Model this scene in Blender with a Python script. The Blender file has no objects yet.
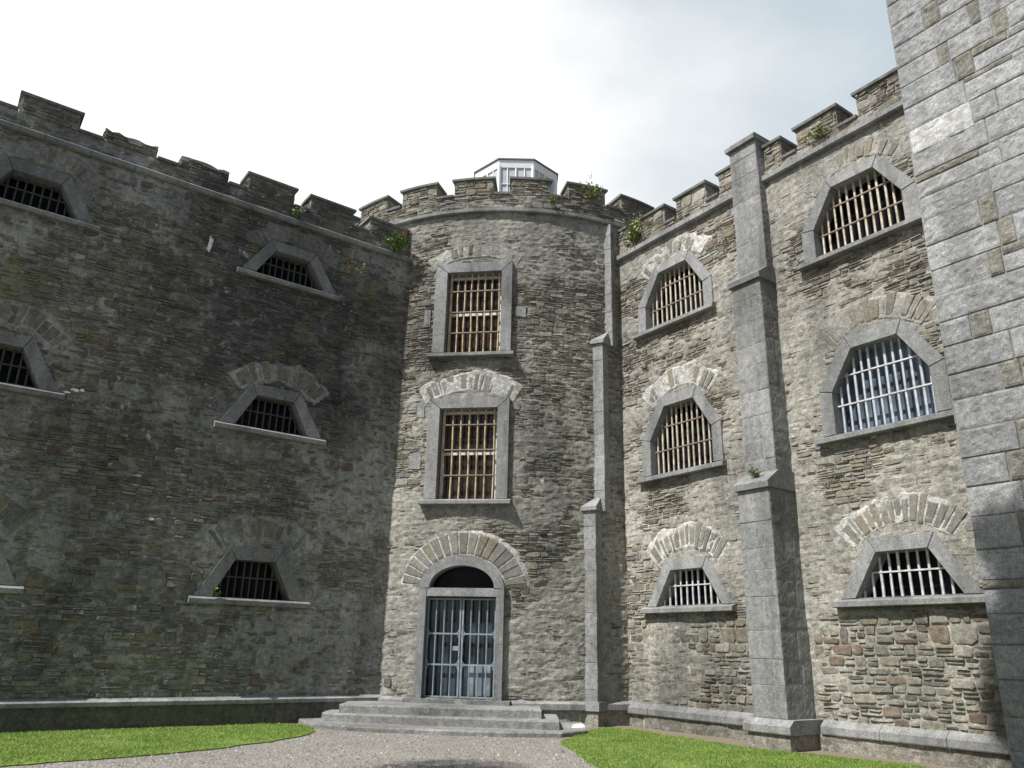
import bpy, math, random
import numpy as np
from mathutils import Vector, noise as mnoise

random.seed(7)
SC = bpy.context.scene
COL = SC.collection
PI = math.pi
R_ = math.radians

# ------------------------------------------------------------------ frame of the place
aL, aR = R_(53.75), R_(-34.9)
dL = np.array([math.sin(aL), math.cos(aL), 0.0]); nL = np.array([dL[1], -dL[0], 0.0])
dR = -np.array([math.sin(aR), math.cos(aR), 0.0]); nR = np.array([dR[1], -dR[0], 0.0])
UP = np.array([0, 0, 1.0])
PL0 = nL * -18.12
PR0 = nR * -14.05
TC = np.array([-0.074, 26.35, 0.0]); TR = 6.78


class Plane:
    def __init__(s, P0, u, n):
        s.P0, s.u, s.n = np.array(P0, float), np.array(u, float), np.array(n, float)

    def P(s, u, v, d):
        u, v, d = [np.asarray(a, float)[..., None] for a in np.broadcast_arrays(u, v, d)]
        return s.P0 + u * s.u + v * UP + d * s.n


class Cyl:
    def __init__(s, c, r):
        s.c, s.r = c, r

    def P(s, u, v, d):
        u, v, d = np.broadcast_arrays(np.asarray(u, float), np.asarray(v, float), np.asarray(d, float))
        a = u / s.r
        return np.stack([s.c[0] + (s.r + d) * np.sin(a), s.c[1] - (s.r + d) * np.cos(a), v], -1)

    def tangent(s, uc):
        a = uc / s.r
        n = np.array([math.sin(a), -math.cos(a), 0.0]); u = np.array([math.cos(a), math.sin(a), 0.0])
        return Plane(s.c + s.r * n - u * uc, u, n)


SL, SR, ST = Plane(PL0, dL, nL), Plane(PR0, dR, nR), Cyl(TC, TR)


# ------------------------------------------------------------------ noise
def _h(ix, iy, s):
    h = (ix.astype(np.int64) * 374761393 + iy.astype(np.int64) * 668265263 + s * 1442695041) & 0x7fffffff
    h = ((h ^ (h >> 13)) * 1274126177) & 0x7fffffff
    h = h ^ (h >> 16)
    return (h & 0xffff) / 65535.0


def vn(x, y, s=0):
    x, y = np.asarray(x, float), np.asarray(y, float)
    ix, iy = np.floor(x), np.floor(y); fx, fy = x - ix, y - iy
    fx, fy = fx * fx * (3 - 2 * fx), fy * fy * (3 - 2 * fy)
    a, b, c, d = _h(ix, iy, s), _h(ix + 1, iy, s), _h(ix, iy + 1, s), _h(ix + 1, iy + 1, s)
    return (a * (1 - fx) + b * fx) * (1 - fy) + (c * (1 - fx) + d * fx) * fy


def fbm(x, y, s=0, o=4):
    t, a, n = 0, .5, 0
    for i in range(o):
        t = t + a * vn(np.asarray(x) * 2 ** i, np.asarray(y) * 2 ** i, s + i); n += a; a *= .5
    return t / n


# ------------------------------------------------------------------ mesh builder
class MB:
    def __init__(s):
        s.v, s.f, s.m, s.n = [], [], [], 0

    def add(s, verts, faces, mi=0):
        v = np.asarray(verts, float).reshape(-1, 3)
        o = s.n; s.v.append(v); s.n += len(v)
        s.f.extend([tuple(i + o for i in f) for f in faces]); s.m.extend([mi] * len(faces))

    def grid(s, P, mi=0, mask=None):
        ny, nx = P.shape[:2]; o = s.n
        s.v.append(P.reshape(-1, 3)); s.n += nx * ny
        for j in range(ny - 1):
            for i in range(nx - 1):
                if mask is not None and not mask[j, i]: continue
                a = o + j * nx + i
                s.f.append((a, a + 1, a + 1 + nx, a + nx)); s.m.append(mi)

    def prism(s, surf, poly, d0, d1, mi=0, back=False):
        """polygon (u,v) ccw, from depth d0 (back) to d1 (front)"""
        n = len(poly); u = [p[0] for p in poly]; v = [p[1] for p in poly]
        V = np.concatenate([surf.P(u, v, d0), surf.P(u, v, d1)])
        F = [tuple(range(n, 2 * n))] + [(i, (i + 1) % n, n + (i + 1) % n, n + i) for i in range(n)]
        if back: F.append(tuple(range(n - 1, -1, -1)))
        s.add(V, F, mi)

    def box(s, surf, u0, u1, v0, v1, d0, d1, mi=0, back=True, nu=1):
        if nu == 1:
            s.prism(surf, [(u0, v0), (u1, v0), (u1, v1), (u0, v1)], d0, d1, mi, back)
        else:
            us = np.linspace(u0, u1, nu + 1)
            prof = [(d0, v0), (d1, v0), (d1, v1), (d0, v1)]
            s.sweep(surf, us, prof, mi)

    def sweep(s, surf, us, prof, mi=0, caps=True):
        """closed profile of (d,v) swept along u"""
        k = len(prof); rows = []
        for u in us:
            rows.append(surf.P(np.full(k, u), [p[1] for p in prof], [p[0] for p in prof]))
        V = np.concatenate(rows); F = []
        for i in range(len(us) - 1):
            for j in range(k):
                a, b = i * k + j, i * k + (j + 1) % k
                F.append((a, a + k, b + k, b))
        if caps:
            F.append(tuple(range(k))); F.append(tuple((len(us) - 1) * k + j for j in range(k - 1, -1, -1)))
        s.add(V, F, mi)

    def tube(s, a, b, r, n=6, mi=0, r2=None):
        a, b = np.array(a, float), np.array(b, float); t = (b - a) / (np.linalg.norm(b - a) + 1e-9)
        h = np.array([1.0, 0, 0]) if abs(t[0]) < .8 else np.array([0, 1.0, 0])
        x = np.cross(t, h); x /= np.linalg.norm(x); y = np.cross(t, x); r2 = r if r2 is None else r2
        ang = np.arange(n) * 2 * PI / n
        ra = a + r * (np.cos(ang)[:, None] * x + np.sin(ang)[:, None] * y)
        rb = b + r2 * (np.cos(ang)[:, None] * x + np.sin(ang)[:, None] * y)
        F = [(i, (i + 1) % n, n + (i + 1) % n, n + i) for i in range(n)] + [tuple(range(n - 1, -1, -1)), tuple(range(n, 2 * n))]
        s.add(np.concatenate([ra, rb]), F, mi)

    def build(s, name, mats, parent=None, smooth=False, fixn=False):
        V = np.concatenate(s.v)
        root = parent
        while root is not None and root.parent is not None: root = root.parent
        if root is not None: V = V - np.array(root.location)
        me = bpy.data.meshes.new(name)
        me.from_pydata(V.tolist(), [], s.f)
        if not isinstance(mats, (list, tuple)): mats = [mats]
        for m in mats: me.materials.append(m)
        if len(mats) > 1: me.polygons.foreach_set('material_index', s.m)
        if smooth: me.polygons.foreach_set('use_smooth', [True] * len(me.polygons))
        me.update()
        if fixn:
            import bmesh
            bm = bmesh.new(); bm.from_mesh(me); bmesh.ops.recalc_face_normals(bm, faces=bm.faces); bm.to_mesh(me); bm.free()
        o = bpy.data.objects.new(name, me); COL.objects.link(o)
        if parent is not None: o.parent = parent
        return o


def tag(o, label=None, cat=None, group=None, kind=None):
    if label: o['label'] = label
    if cat: o['category'] = cat
    if group: o['group'] = group
    if kind: o['kind'] = kind
    return o


def empty(name, loc, label, cat, group=None):
    o = bpy.data.objects.new(name, None); COL.objects.link(o); o.location = tuple(float(c) for c in loc)
    o.empty_display_size = .3
    return tag(o, label, cat, group)


# ------------------------------------------------------------------ materials
class NT:
    def __init__(s, name):
        s.mat = bpy.data.materials.new(name); s.mat.use_nodes = True
        s.t = s.mat.node_tree; s.b = s.t.nodes['Principled BSDF']
        s.geo = s.t.nodes.new('ShaderNodeNewGeometry')
        s.pos = s.geo.outputs['Position']

    def n(s, typ, ins=None, **kw):
        nd = s.t.nodes.new(typ)
        for k, v in kw.items(): setattr(nd, k, v)
        for k, v in (ins or {}).items():
            if isinstance(v, bpy.types.NodeSocket): s.t.links.new(v, nd.inputs[k])
            else: nd.inputs[k].default_value = v
        return nd

    def scaled(s, sc):
        return s.n('ShaderNodeVectorMath', {0: s.pos, 1: sc}, operation='MULTIPLY').outputs[0]

    def noise(s, scale, detail=4, rough=.55, vec=None, dist=0):
        return s.n('ShaderNodeTexNoise', {'Vector': vec or s.pos, 'Scale': scale, 'Detail': detail, 'Roughness': rough, 'Distortion': dist}).outputs['Fac']

    def ramp(s, fac, stops, interp='LINEAR'):
        nd = s.n('ShaderNodeValToRGB', {'Fac': fac}); cr = nd.color_ramp; cr.interpolation = interp
        while len(cr.elements) < len(stops): cr.elements.new(.5)
        for e, (p, c) in zip(cr.elements, stops):
            e.position = p; e.color = (*c, 1) if len(c) == 3 else c
        return nd.outputs['Color']

    def mapr(s, v, a, b, c=0.0, d=1.0):
        return s.n('ShaderNodeMapRange', {0: v, 1: a, 2: b, 3: c, 4: d}).outputs[0]

    def mix(s, f, a, b, mode='MIX'):
        nd = s.t.nodes.new('ShaderNodeMix'); nd.data_type = 'RGBA'; nd.blend_type = mode
        for i, v in ((0, f), (6, a), (7, b)):
            if isinstance(v, bpy.types.NodeSocket): s.t.links.new(v, nd.inputs[i])
            elif i == 0: nd.inputs[0].default_value = v
            else: nd.inputs[i].default_value = (*v, 1)
        return nd.outputs[2]

    def math(s, op, a, b=0.0):
        nd = s.n('ShaderNodeMath', operation=op)
        for i, v in enumerate((a, b)):
            if isinstance(v, bpy.types.NodeSocket): s.t.links.new(v, nd.inputs[i])
            else: nd.inputs[i].default_value = v
        return nd.outputs[0]

    def bump(s, h, strength=.5, dist=.02, prev=None):
        ins = {'Height': h, 'Strength': strength, 'Distance': dist}
        if prev is not None: ins['Normal'] = prev
        return s.n('ShaderNodeBump', ins).outputs[0]

    def out(s, col=None, rough=None, normal=None, metal=None, spec=None):
        for k, v in (('Base Color', col), ('Roughness', rough), ('Normal', normal), ('Metallic', metal), ('Specular IOR Level', spec)):
            if v is None: continue
            if isinstance(v, bpy.types.NodeSocket): s.t.links.new(v, s.b.inputs[k])
            else: s.b.inputs[k].default_value = (*v, 1) if k == 'Base Color' else v
        return s.mat


def g3(v, t=(1, 1, 1)): return (v * t[0], v * t[1], v * t[2])


def masonry_mat(name, stops, stain=(.62, 1.12), lichen=None, moss=None, speck=.42, bumps=(.9, .022), bs=20.0, dark=None, grime=None, streak=.6):
    k = NT(name)
    isl = k.geo.outputs['Random Per Island']
    col = k.ramp(isl, stops)
    # within-stone mottling
    n1 = k.noise(9, 5, .65); n2 = k.noise(34, 4, .7)
    col = k.mix(1.0, col, k.ramp(n1, [(.28, g3(1 - speck)), (.5, g3(1.0)), (.75, g3(1 + speck))]), 'MULTIPLY')
    col = k.mix(1.0, col, k.ramp(n2, [(.3, g3(.62)), (.5, g3(1.0)), (.72, g3(1.45))]), 'MULTIPLY')
    # broad weather staining
    n3 = k.noise(.42, 5, .6, k.scaled((1, 1, .7)))
    col = k.mix(1.0, col, k.ramp(n3, [(.33, g3(stain[0], (.97, .98, 1.0))), (.64, g3(stain[1]))]), 'MULTIPLY')
    # runs of water down the face
    n4 = k.noise(2.2, 4, .6, k.scaled((1, 1, .12)))
    col = k.mix(streak, col, k.ramp(n4, [(.36, g3(.62)), (.55, g3(1.0))]), 'MULTIPLY')
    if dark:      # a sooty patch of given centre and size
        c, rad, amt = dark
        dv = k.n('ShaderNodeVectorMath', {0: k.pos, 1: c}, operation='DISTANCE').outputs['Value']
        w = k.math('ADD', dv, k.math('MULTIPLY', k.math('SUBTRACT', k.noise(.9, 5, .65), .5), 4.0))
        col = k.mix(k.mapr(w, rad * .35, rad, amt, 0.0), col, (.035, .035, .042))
    if moss:
        m = k.mapr(k.noise(1.1, 5, .7), .56, .72, 0, moss[1])
        col = k.mix(m, col, moss[0])
    if lichen:
        l = k.mapr(k.noise(3.2, 6, .75), .60, .68, 0, lichen[1])
        col = k.mix(l, col, lichen[0])
    nb = k.bump(k.noise(bs, 6, .7), bumps[0], bumps[1])
    nb = k.bump(k.noise(bs * 2.6, 4, .7), bumps[0] * .9, bumps[1] * .7, nb)
    return k.out(col, .92, nb, spec=.25)


# rubble of slate, sandstone and limestone
M = {}
M['rubble_left'] = masonry_mat('rubble_left', [(0, (0.139, 0.138, 0.123)), (.16, (0.242, 0.235, 0.205)), (.34, (0.173, 0.174, 0.159)), (.5, (0.282, 0.273, 0.228)),
    (.62, (0.195, 0.188, 0.140)), (.74, (0.321, 0.315, 0.275)), (.86, (0.218, 0.206, 0.155)), (.95, (0.191, 0.139, 0.103)), (1, (0.127, 0.120, 0.117))],
    stain=(.62, 1.15), lichen=((.55, .55, .53), .75), moss=((.19, .19, .075), .6), dark=((-5.7, 18.3, 9.3), 5.0, .68))  # lichen here also paints in pale flecks of sun caught by stone edges
M['mortar_left'] = masonry_mat('mortar_left', [(0, (0.302, 0.302, 0.277)), (1, (0.302, 0.302, 0.277))], stain=(.5, 1.2),
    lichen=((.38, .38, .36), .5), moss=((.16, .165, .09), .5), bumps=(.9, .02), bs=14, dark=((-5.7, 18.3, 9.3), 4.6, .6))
M['rubble_right'] = masonry_mat('rubble_right', [(0, (0.138, 0.128, 0.111)), (.14, (0.256, 0.245, 0.211)), (.32, (0.198, 0.191, 0.170)), (.46, (0.305, 0.289, 0.243)),
    (.6, (0.215, 0.196, 0.148)), (.74, (0.326, 0.314, 0.279)), (.86, (0.233, 0.207, 0.161)), (.95, (0.189, 0.146, 0.113)), (1, (0.118, 0.109, 0.106))],
    stain=(.66, 1.12), lichen=((.42, .42, .38), .6), moss=((.20, .19, .10), .3))
M['mortar_right'] = masonry_mat('mortar_right', [(0, (0.315, 0.304, 0.270)), (1, (0.315, 0.304, 0.270))], stain=(.55, 1.15), lichen=((.50, .49, .46), .6), bumps=(.9, .02), bs=14)
M['rubble_tower'] = masonry_mat('rubble_tower', [(0, (0.129, 0.123, 0.105)), (.16, (0.237, 0.230, 0.196)), (.34, (0.188, 0.184, 0.162)), (.5, (0.276, 0.264, 0.222)),
    (.62, (0.196, 0.181, 0.133)), (.76, (0.307, 0.299, 0.265)), (.88, (0.205, 0.186, 0.141)), (.96, (0.170, 0.130, 0.099)), (1, (0.109, 0.103, 0.097))],
    stain=(.60, 1.10), lichen=((.40, .40, .36), .6), moss=((.18, .175, .09), .35))
M['mortar_tower'] = masonry_mat('mortar_tower', [(0, (0.290, 0.282, 0.249)), (1, (0.290, 0.282, 0.249))], stain=(.52, 1.12), lichen=((.45, .44, .41), .6), bumps=(.9, .02), bs=14)
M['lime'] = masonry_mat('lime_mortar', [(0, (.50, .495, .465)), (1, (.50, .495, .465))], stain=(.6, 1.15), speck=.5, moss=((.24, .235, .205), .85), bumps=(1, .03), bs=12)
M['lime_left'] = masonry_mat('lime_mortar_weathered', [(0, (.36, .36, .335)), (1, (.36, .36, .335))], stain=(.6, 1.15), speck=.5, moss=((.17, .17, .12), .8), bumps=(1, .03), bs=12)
vous = [(0, (.18, .175, .155)), (.3, (.25, .245, .215)), (.55, (.22, .217, .205)), (.75, (.27, .262, .22)), (.95, (.24, .21, .16)), (1, (.23, .22, .19))]
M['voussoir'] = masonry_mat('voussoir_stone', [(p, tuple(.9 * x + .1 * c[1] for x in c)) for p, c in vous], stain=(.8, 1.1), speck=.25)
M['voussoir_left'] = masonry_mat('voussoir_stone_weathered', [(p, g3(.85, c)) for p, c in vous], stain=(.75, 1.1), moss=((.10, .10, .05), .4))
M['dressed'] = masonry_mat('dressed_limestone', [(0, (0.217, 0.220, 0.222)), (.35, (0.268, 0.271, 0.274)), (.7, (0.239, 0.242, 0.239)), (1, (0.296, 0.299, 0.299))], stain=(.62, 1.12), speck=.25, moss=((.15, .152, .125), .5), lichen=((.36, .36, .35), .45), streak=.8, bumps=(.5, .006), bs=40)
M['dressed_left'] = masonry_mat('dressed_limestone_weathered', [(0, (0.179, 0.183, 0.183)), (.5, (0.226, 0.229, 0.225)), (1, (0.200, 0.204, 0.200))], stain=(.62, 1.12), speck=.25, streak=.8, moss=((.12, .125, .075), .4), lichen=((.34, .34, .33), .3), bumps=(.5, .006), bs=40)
M['coping'] = masonry_mat('coping_stone', [(0, (.15, .15, .15)), (1, (.22, .22, .215))], stain=(.6, 1.1), speck=.3, lichen=((.34, .34, .31), .5), moss=((.14, .14, .07), .4), bumps=(.7, .01))
M['ashlar'] = masonry_mat('ashlar_limestone', [(0, (0.209, 0.212, 0.215)), (.35, (0.273, 0.276, 0.278)), (.6, (0.232, 0.234, 0.232)), (.8, (0.302, 0.304, 0.304)), (1, (0.226, 0.220, 0.203))], stain=(.62, 1.12), speck=.34, moss=((.15, .145, .105), .5), lichen=((.38, .38, .37), .5), streak=.85, bumps=(.8, .01), bs=30)
M['corner_block'] = masonry_mat('rock_faced_limestone', [(0, (.24, .244, .248)), (.3, (.32, .325, .33)), (.55, (.27, .274, .276)), (.8, (.335, .34, .344)), (1, (.30, .302, .30))],
    stain=(.66, 1.08), speck=.28, moss=((.22, .215, .185), .5), lichen=((.46, .46, .45), .35), bumps=(.9, .012), bs=26)
M['corner_snecks'] = masonry_mat('brown_infill_stone', [(0, (.19, .185, .16)), (1, (.25, .24, .205))], stain=(.75, 1.1), bumps=(.9, .014), bs=26)
M['joint'] = masonry_mat('joint_mortar', [(0, (.24, .238, .23)), (1, (.24, .238, .23))], bumps=(.8, .01))
M['joint_light'] = masonry_mat('pale_joint_mortar', [(0, (.33, .325, .31)), (1, (.33, .325, .31))], stain=(.5, 1.1), bumps=(.8, .01))
M['plinth_left'] = masonry_mat('shade_toned_plinth_render', [(0, (.13, .127, .11)), (1, (.13, .127, .11))], stain=(.6, 1.2), speck=.45, moss=((.085, .09, .04), .6), lichen=((.2, .2, .18), .4), bumps=(1, .03), bs=12)  # mossy render, colour darkened for the shade under the plinth band
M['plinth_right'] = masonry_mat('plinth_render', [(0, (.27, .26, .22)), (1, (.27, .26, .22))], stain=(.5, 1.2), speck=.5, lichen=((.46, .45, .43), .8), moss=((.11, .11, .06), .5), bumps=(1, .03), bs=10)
M['step'] = masonry_mat('step_stone', [(0, (.19, .19, .185)), (.5, (.235, .235, .228)), (1, (.21, .21, .202))], stain=(.6, 1.15), speck=.4, lichen=((.34, .34, .33), .5), moss=((.12, .12, .085), .5), bumps=(.7, .01), bs=25)


def simple(name, col, rough=.6, metal=0.0, var=.25, nscale=12, spec=.5, bump=.15, col2=None):
    k = NT(name)
    n = k.noise(nscale, 5, .65)
    c = k.mix(k.mapr(n, .35, .65), g3(1 - var, col), col2 or g3(1 + var * .6, col))
    return k.out(c, rough, k.bump(k.noise(nscale * 3, 4), bump, .004), metal, spec)


M['bar_cream'] = simple('cream_painted_bar', (.40, .33, .22), .55, var=.35, nscale=5, col2=(.60, .56, .46))
M['bar_white'] = simple('white_painted_bar', (.52, .53, .54), .5, var=.35, nscale=6)
M['bar_rust'] = simple('rusty_cream_bar', (.36, .21, .085), .65, var=.3, nscale=4, col2=(.60, .49, .28))
M['bar_blue'] = simple('blue_grey_bar_paint', (.44, .49, .54), .5, var=.3, nscale=7)
M['bar_dark'] = simple('dark_iron_bar', (.06, .057, .053), .6, var=.3)
M['bar_cross'] = simple('brown_iron_crossbar', (.22, .17, .13), .6, var=.3, nscale=8)
M['gate_blue'] = simple('blue_grey_gate_paint', (.22, .27, .30), .45, var=.25, nscale=6)
M['sash'] = simple('pale_sash_paint', (.62, .62, .60), .5, var=.15)
M['fascia'] = simple('white_lantern_paint', (.80, .81, .82), .4, var=.05)
M['lead'] = simple('dark_lead_roof', (.10, .105, .11), .55, var=.2)
M['room'] = simple('dark_room_plaster', (.10, .085, .07), .9, var=.3, nscale=2)


def glass(name, col, rough=.08, spec=.5, var=.4, sc=1.5):
    k = NT(name)
    n = k.noise(sc, 3, .6)
    c = k.mix(k.mapr(n, .4, .62), g3(1 - var, col), g3(1 + var, col))
    return k.out(c, rough, k.bump(k.noise(3.0, 2), .05, .02), 0, spec)


M['glass_dark'] = glass('dark_window_glass', (.008, .009, .011), .25, .08)
M['glass_sky'] = glass('sky_tinted_window_glass', (.10, .135, .175), .15, .5, .45, 1.1)  # sky reflection painted into the pane colour
M['glass_brown'] = glass('brown_dim_window_glass', (.030, .020, .015), .12, .4, .5, 3)
M['glass_door'] = glass('door_glass', (.028, .043, .056), .12, .4, .6, 1.3)
M['glass_lantern'] = glass('lantern_glass', (.46, .50, .52), .1, .5, .1)
M['pale_pane'] = glass('pale_door_pane', (.20, .24, .28), .35, .4, .3, 2.2)

# ground
k = NT('gravel')
vor = k.n('ShaderNodeTexVoronoi', {'Vector': k.pos, 'Scale': 38.0})
c = k.ramp(k.n('ShaderNodeSeparateColor', {0: vor.outputs['Color']}).outputs[0], [(0, (.10, .096, .088)), (.3, (.20, .193, .18)), (.6, (.265, .258, .243)), (.85, (.23, .212, .185)), (1, (.39, .385, .37))])
c = k.mix(1, c, k.ramp(k.noise(.7, 5, .6), [(.3, g3(.80, (1, .97, .93))), (.65, g3(1.05))]), 'MULTIPLY')
c = k.mix(k.mapr(k.noise(1.6, 5, .7), .60, .74, 0, .45), c, (.23, .17, .115))
M['gravel'] = k.out(c, .95, k.bump(vor.outputs['Distance'], .8, .015), spec=.2)
k = NT('turf_soil')
c = k.mix(k.noise(3, 5, .6), (.115, .18, .04), (.185, .25, .065))
M['turf'] = k.out(c, .95, k.bump(k.noise(40, 4), .8, .02), spec=.1)
k = NT('grass_blade')
c = k.ramp(k.geo.outputs['Random Per Island'], [(0, (.125, .225, .04)), (.35, (.19, .31, .058)), (.7, (.245, .37, .08)), (.92, (.33, .39, .13)), (1, (.50, .46, .28))])
c = k.mix(1, c, k.ramp(k.noise(1.3, 5, .65), [(.30, (.66, .76, .7)), (.5, (1.0, 1.0, 1.0)), (.68, (1.25, 1.08, 1.05))]), 'MULTIPLY')
M['grass'] = k.out(c, .6, spec=.3)
tr_ = k.n('ShaderNodeBsdfTranslucent', {'Color': c}); mxs = k.n('ShaderNodeMixShader', {0: .4})
k.t.links.new(k.b.outputs[0], mxs.inputs[1]); k.t.links.new(tr_.outputs[0], mxs.inputs[2])
k.t.links.new(mxs.outputs[0], k.t.nodes['Material Output'].inputs['Surface'])
k = NT('reddish_dirt')
c = k.mix(k.noise(2.5, 6, .7), (.15, .115, .085), (.25, .21, .17))
M['dirt'] = k.out(c, .95, k.bump(k.noise(40, 5), .8, .02), spec=.1)
k = NT('pebble')
c = k.ramp(k.geo.outputs['Random Per Island'], [(0, (.10, .095, .085)), (.35, (.19, .182, .168)), (.7, (.26, .252, .235)), (.9, (.22, .185, .145)), (1, (.42, .41, .395))])
M['pebble'] = k.out(c, .9, spec=.25)


def leaf_mat(name, a, b):
    k = NT(name)
    c = k.ramp(k.geo.outputs['Random Per Island'], [(0, a), (1, b)])
    m = k.out(c, .5, spec=.35)
    return m


M['leaf'] = leaf_mat('valerian_leaf', (.06, .12, .03), (.16, .24, .06))
M['leaf_yellow'] = leaf_mat('yellowish_leaf', (.13, .17, .04), (.26, .29, .08))
M['leaf_tree'] = leaf_mat('tree_leaf', (.035, .07, .018), (.08, .13, .03))
M['petal'] = leaf_mat('pink_petal', (.42, .07, .12), (.60, .16, .22))
M['petal_pale'] = leaf_mat('white_petal', (.55, .55, .50), (.70, .70, .66))
M['stem'] = simple('dry_stem', (.16, .15, .08), .8)
M['bark'] = simple('tree_bark', (.11, .09, .07), .9, var=.4, nscale=6, bump=.8)
M['white_stone'] = simple('white_stone', (.72, .71, .69), .8, var=.2, nscale=10, bump=.6)


# ------------------------------------------------------------------ masonry
def in_poly(u, v, poly):
    u, v = np.asarray(u), np.asarray(v)
    inside = np.zeros(u.shape, bool); n = len(poly)
    for i in range(n):
        (x0, y0), (x1, y1) = poly[i], poly[(i + 1) % n]
        c = ((y0 > v) != (y1 > v))
        xx = x0 + (v - y0) * (x1 - x0) / ((y1 - y0) or 1e-9)
        inside ^= c & (u < xx)
    return inside


TILT = [1.0]


def stones(mb, surf, u0, u1, v0, v1, holes, rng, hb=(.13, .27), lb=(.22, .62), joint=.016, dmax=.028, mi=0, split=(.30, .42, .28), warp=.05, sd=0, skip=None, cov=None):
    """random rubble brought to courses; every stone its own faceted lump in the one wall mesh"""
    hv = [np.array(h, float) for h in holes]
    bb = [(h[:, 0].min(), h[:, 0].max(), h[:, 1].min(), h[:, 1].max()) for h in hv]
    rects = []
    v = v0
    while v < v1 - .02:
        big = rng.random() < .09
        h = min(rng.uniform(*hb) * (1.5 if big else 1), v1 - v)
        u = u0 - rng.uniform(0, .3)
        while u < u1:
            l = rng.uniform(*lb); ua, ub = max(u, u0), min(u + l, u1); u += l
            if ub - ua < .05: continue
            n = rng.choices((1, 2, 3), (.55, .3, .15) if big else split)[0]
            if h < .12: n = min(n, 2)
            cuts = [0] + sorted((i + rng.uniform(-.22, .22)) / n for i in range(1, n)) + [1]
            for a, b in zip(cuts[:-1], cuts[1:]):
                if n > 1 and ub - ua > .34 and rng.random() < .5:
                    m = ua + (ub - ua) * rng.uniform(.35, .65)
                    rects.append((ua, m, v + h * a, v + h * b)); rects.append((m, ub, v + h * a, v + h * b))
                else: rects.append((ua, ub, v + h * a, v + h * b))
        v += h
    V, F = [], []; base = mb.n; cnt = 0
    for (ua, ub, va, vb) in rects:
        cu, cv = (ua + ub) / 2, (va + vb) / 2
        bad = False
        for h, b in zip(hv, bb):
            if ub < b[0] or ua > b[1] or vb < b[2] or va > b[3]: continue
            if in_poly(np.array([cu, ua + .03, ub - .03, cu, cu]), np.array([cv, cv, cv, va + .02, vb - .02]), h).any(): bad = True; break
        if bad or (skip and skip(cu, cv)): continue
        j = joint * rng.uniform(.5, 1.5)
        a, b, c, d = ua + j / 2, ub - j / 2, va + j / 2, vb - j / 2
        w, hh = b - a, d - c
        if w < .03 or hh < .02: continue
        kx = lambda: w * rng.uniform(.04, .22)
        ky = lambda: hh * rng.uniform(.08, .34)
        jit = lambda s: rng.uniform(-s, s)
        ring = [(a, c + ky()), (a + kx(), c), (b - kx(), c), (b, c + ky()), (b, d - ky()), (b - kx(), d), (a + kx(), d), (a, d - ky())]
        ring = [(p + jit(.008), q + jit(.006)) for p, q in ring]
        dd = rng.uniform(.002, dmax) * (1 if rng.random() < .85 else 1.6); tx, ty = jit(.014 * TILT[0]), jit(.012)
        rows = []
        for (sc, dz) in ((1, -.06), (1, dd - .009), (.86, dd)):
            for p, q in ring:
                pp, qq = cu + (p - cu) * sc, cv + (q - cv) * (sc if sc == 1 else .78)
                rows.append((pp, qq, dz + (0 if dz < -.02 else tx * (pp - cu) / max(w, .01) * 2 + ty * (qq - cv) / max(hh, .01) * 2 + jit(.003))))
        V += rows; o = base + cnt * 24
        for r in (0, 8):
            for i in range(8):
                F.append((o + r + i, o + r + (i + 1) % 8, o + r + 8 + (i + 1) % 8, o + r + 8 + i))
        F.append(tuple(o + 16 + i for i in range(8)))
        cnt += 1
    if not V: return
    V = np.array(V)
    uu, vv = V[:, 0], V[:, 1]
    vv = vv + warp * (fbm(uu * .8, vv * .6, sd + 50, 3) - .5) * 2 + .012 * (vn(uu * 5, vv * 5, sd + 60) - .5)
    uu = uu + .02 * (vn(uu * 4, V[:, 1] * 5, sd + 70) - .5)
    mb.v.append(surf.P(uu, vv, V[:, 2])); mb.n += len(V); mb.f += F; mb.m += [mi] * len(F)


def backing(mb, surf, u0, u1, v0, v1, holes, sd=0, st=.05, mi=1, lo=-.010, amp=.034, cov=(.45, .64), cap=None, covfn=None):
    nu, nv = max(2, int((u1 - u0) / st) + 1), max(2, int((v1 - v0) / st) + 1)
    U, V = np.meshgrid(np.linspace(u0, u1, nu), np.linspace(v0, v1, nv))
    m = .74 * fbm(U * .45, V * .6, sd, 4) + .26 * fbm(U * 1.9, V * 3.2, sd + 31, 3)
    if covfn is not None: m = m + covfn(U, V)
    t = np.clip((m - cov[0]) / (cov[1] - cov[0]), 0, 1); t = t * t * (3 - 2 * t)
    D = lo + amp * t + .014 * (fbm(U * 4, V * 6, sd + 9, 3) - .5) + .020 * (vn(U * 10, V * 15, sd + 15) - .5) + .022 * (vn(U * 3.2, V * 13, sd + 19) - .5)
    if cap is not None: D = np.minimum(D, cap)
    P = surf.P(U, V, D)
    uc, vc = (U[:-1, :-1] + U[1:, 1:]) / 2, (V[:-1, :-1] + V[1:, 1:]) / 2
    mask = np.ones(uc.shape, bool)
    for h in holes: mask &= ~in_poly(uc, vc, h)
    mb.grid(P, mi, mask)


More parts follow.
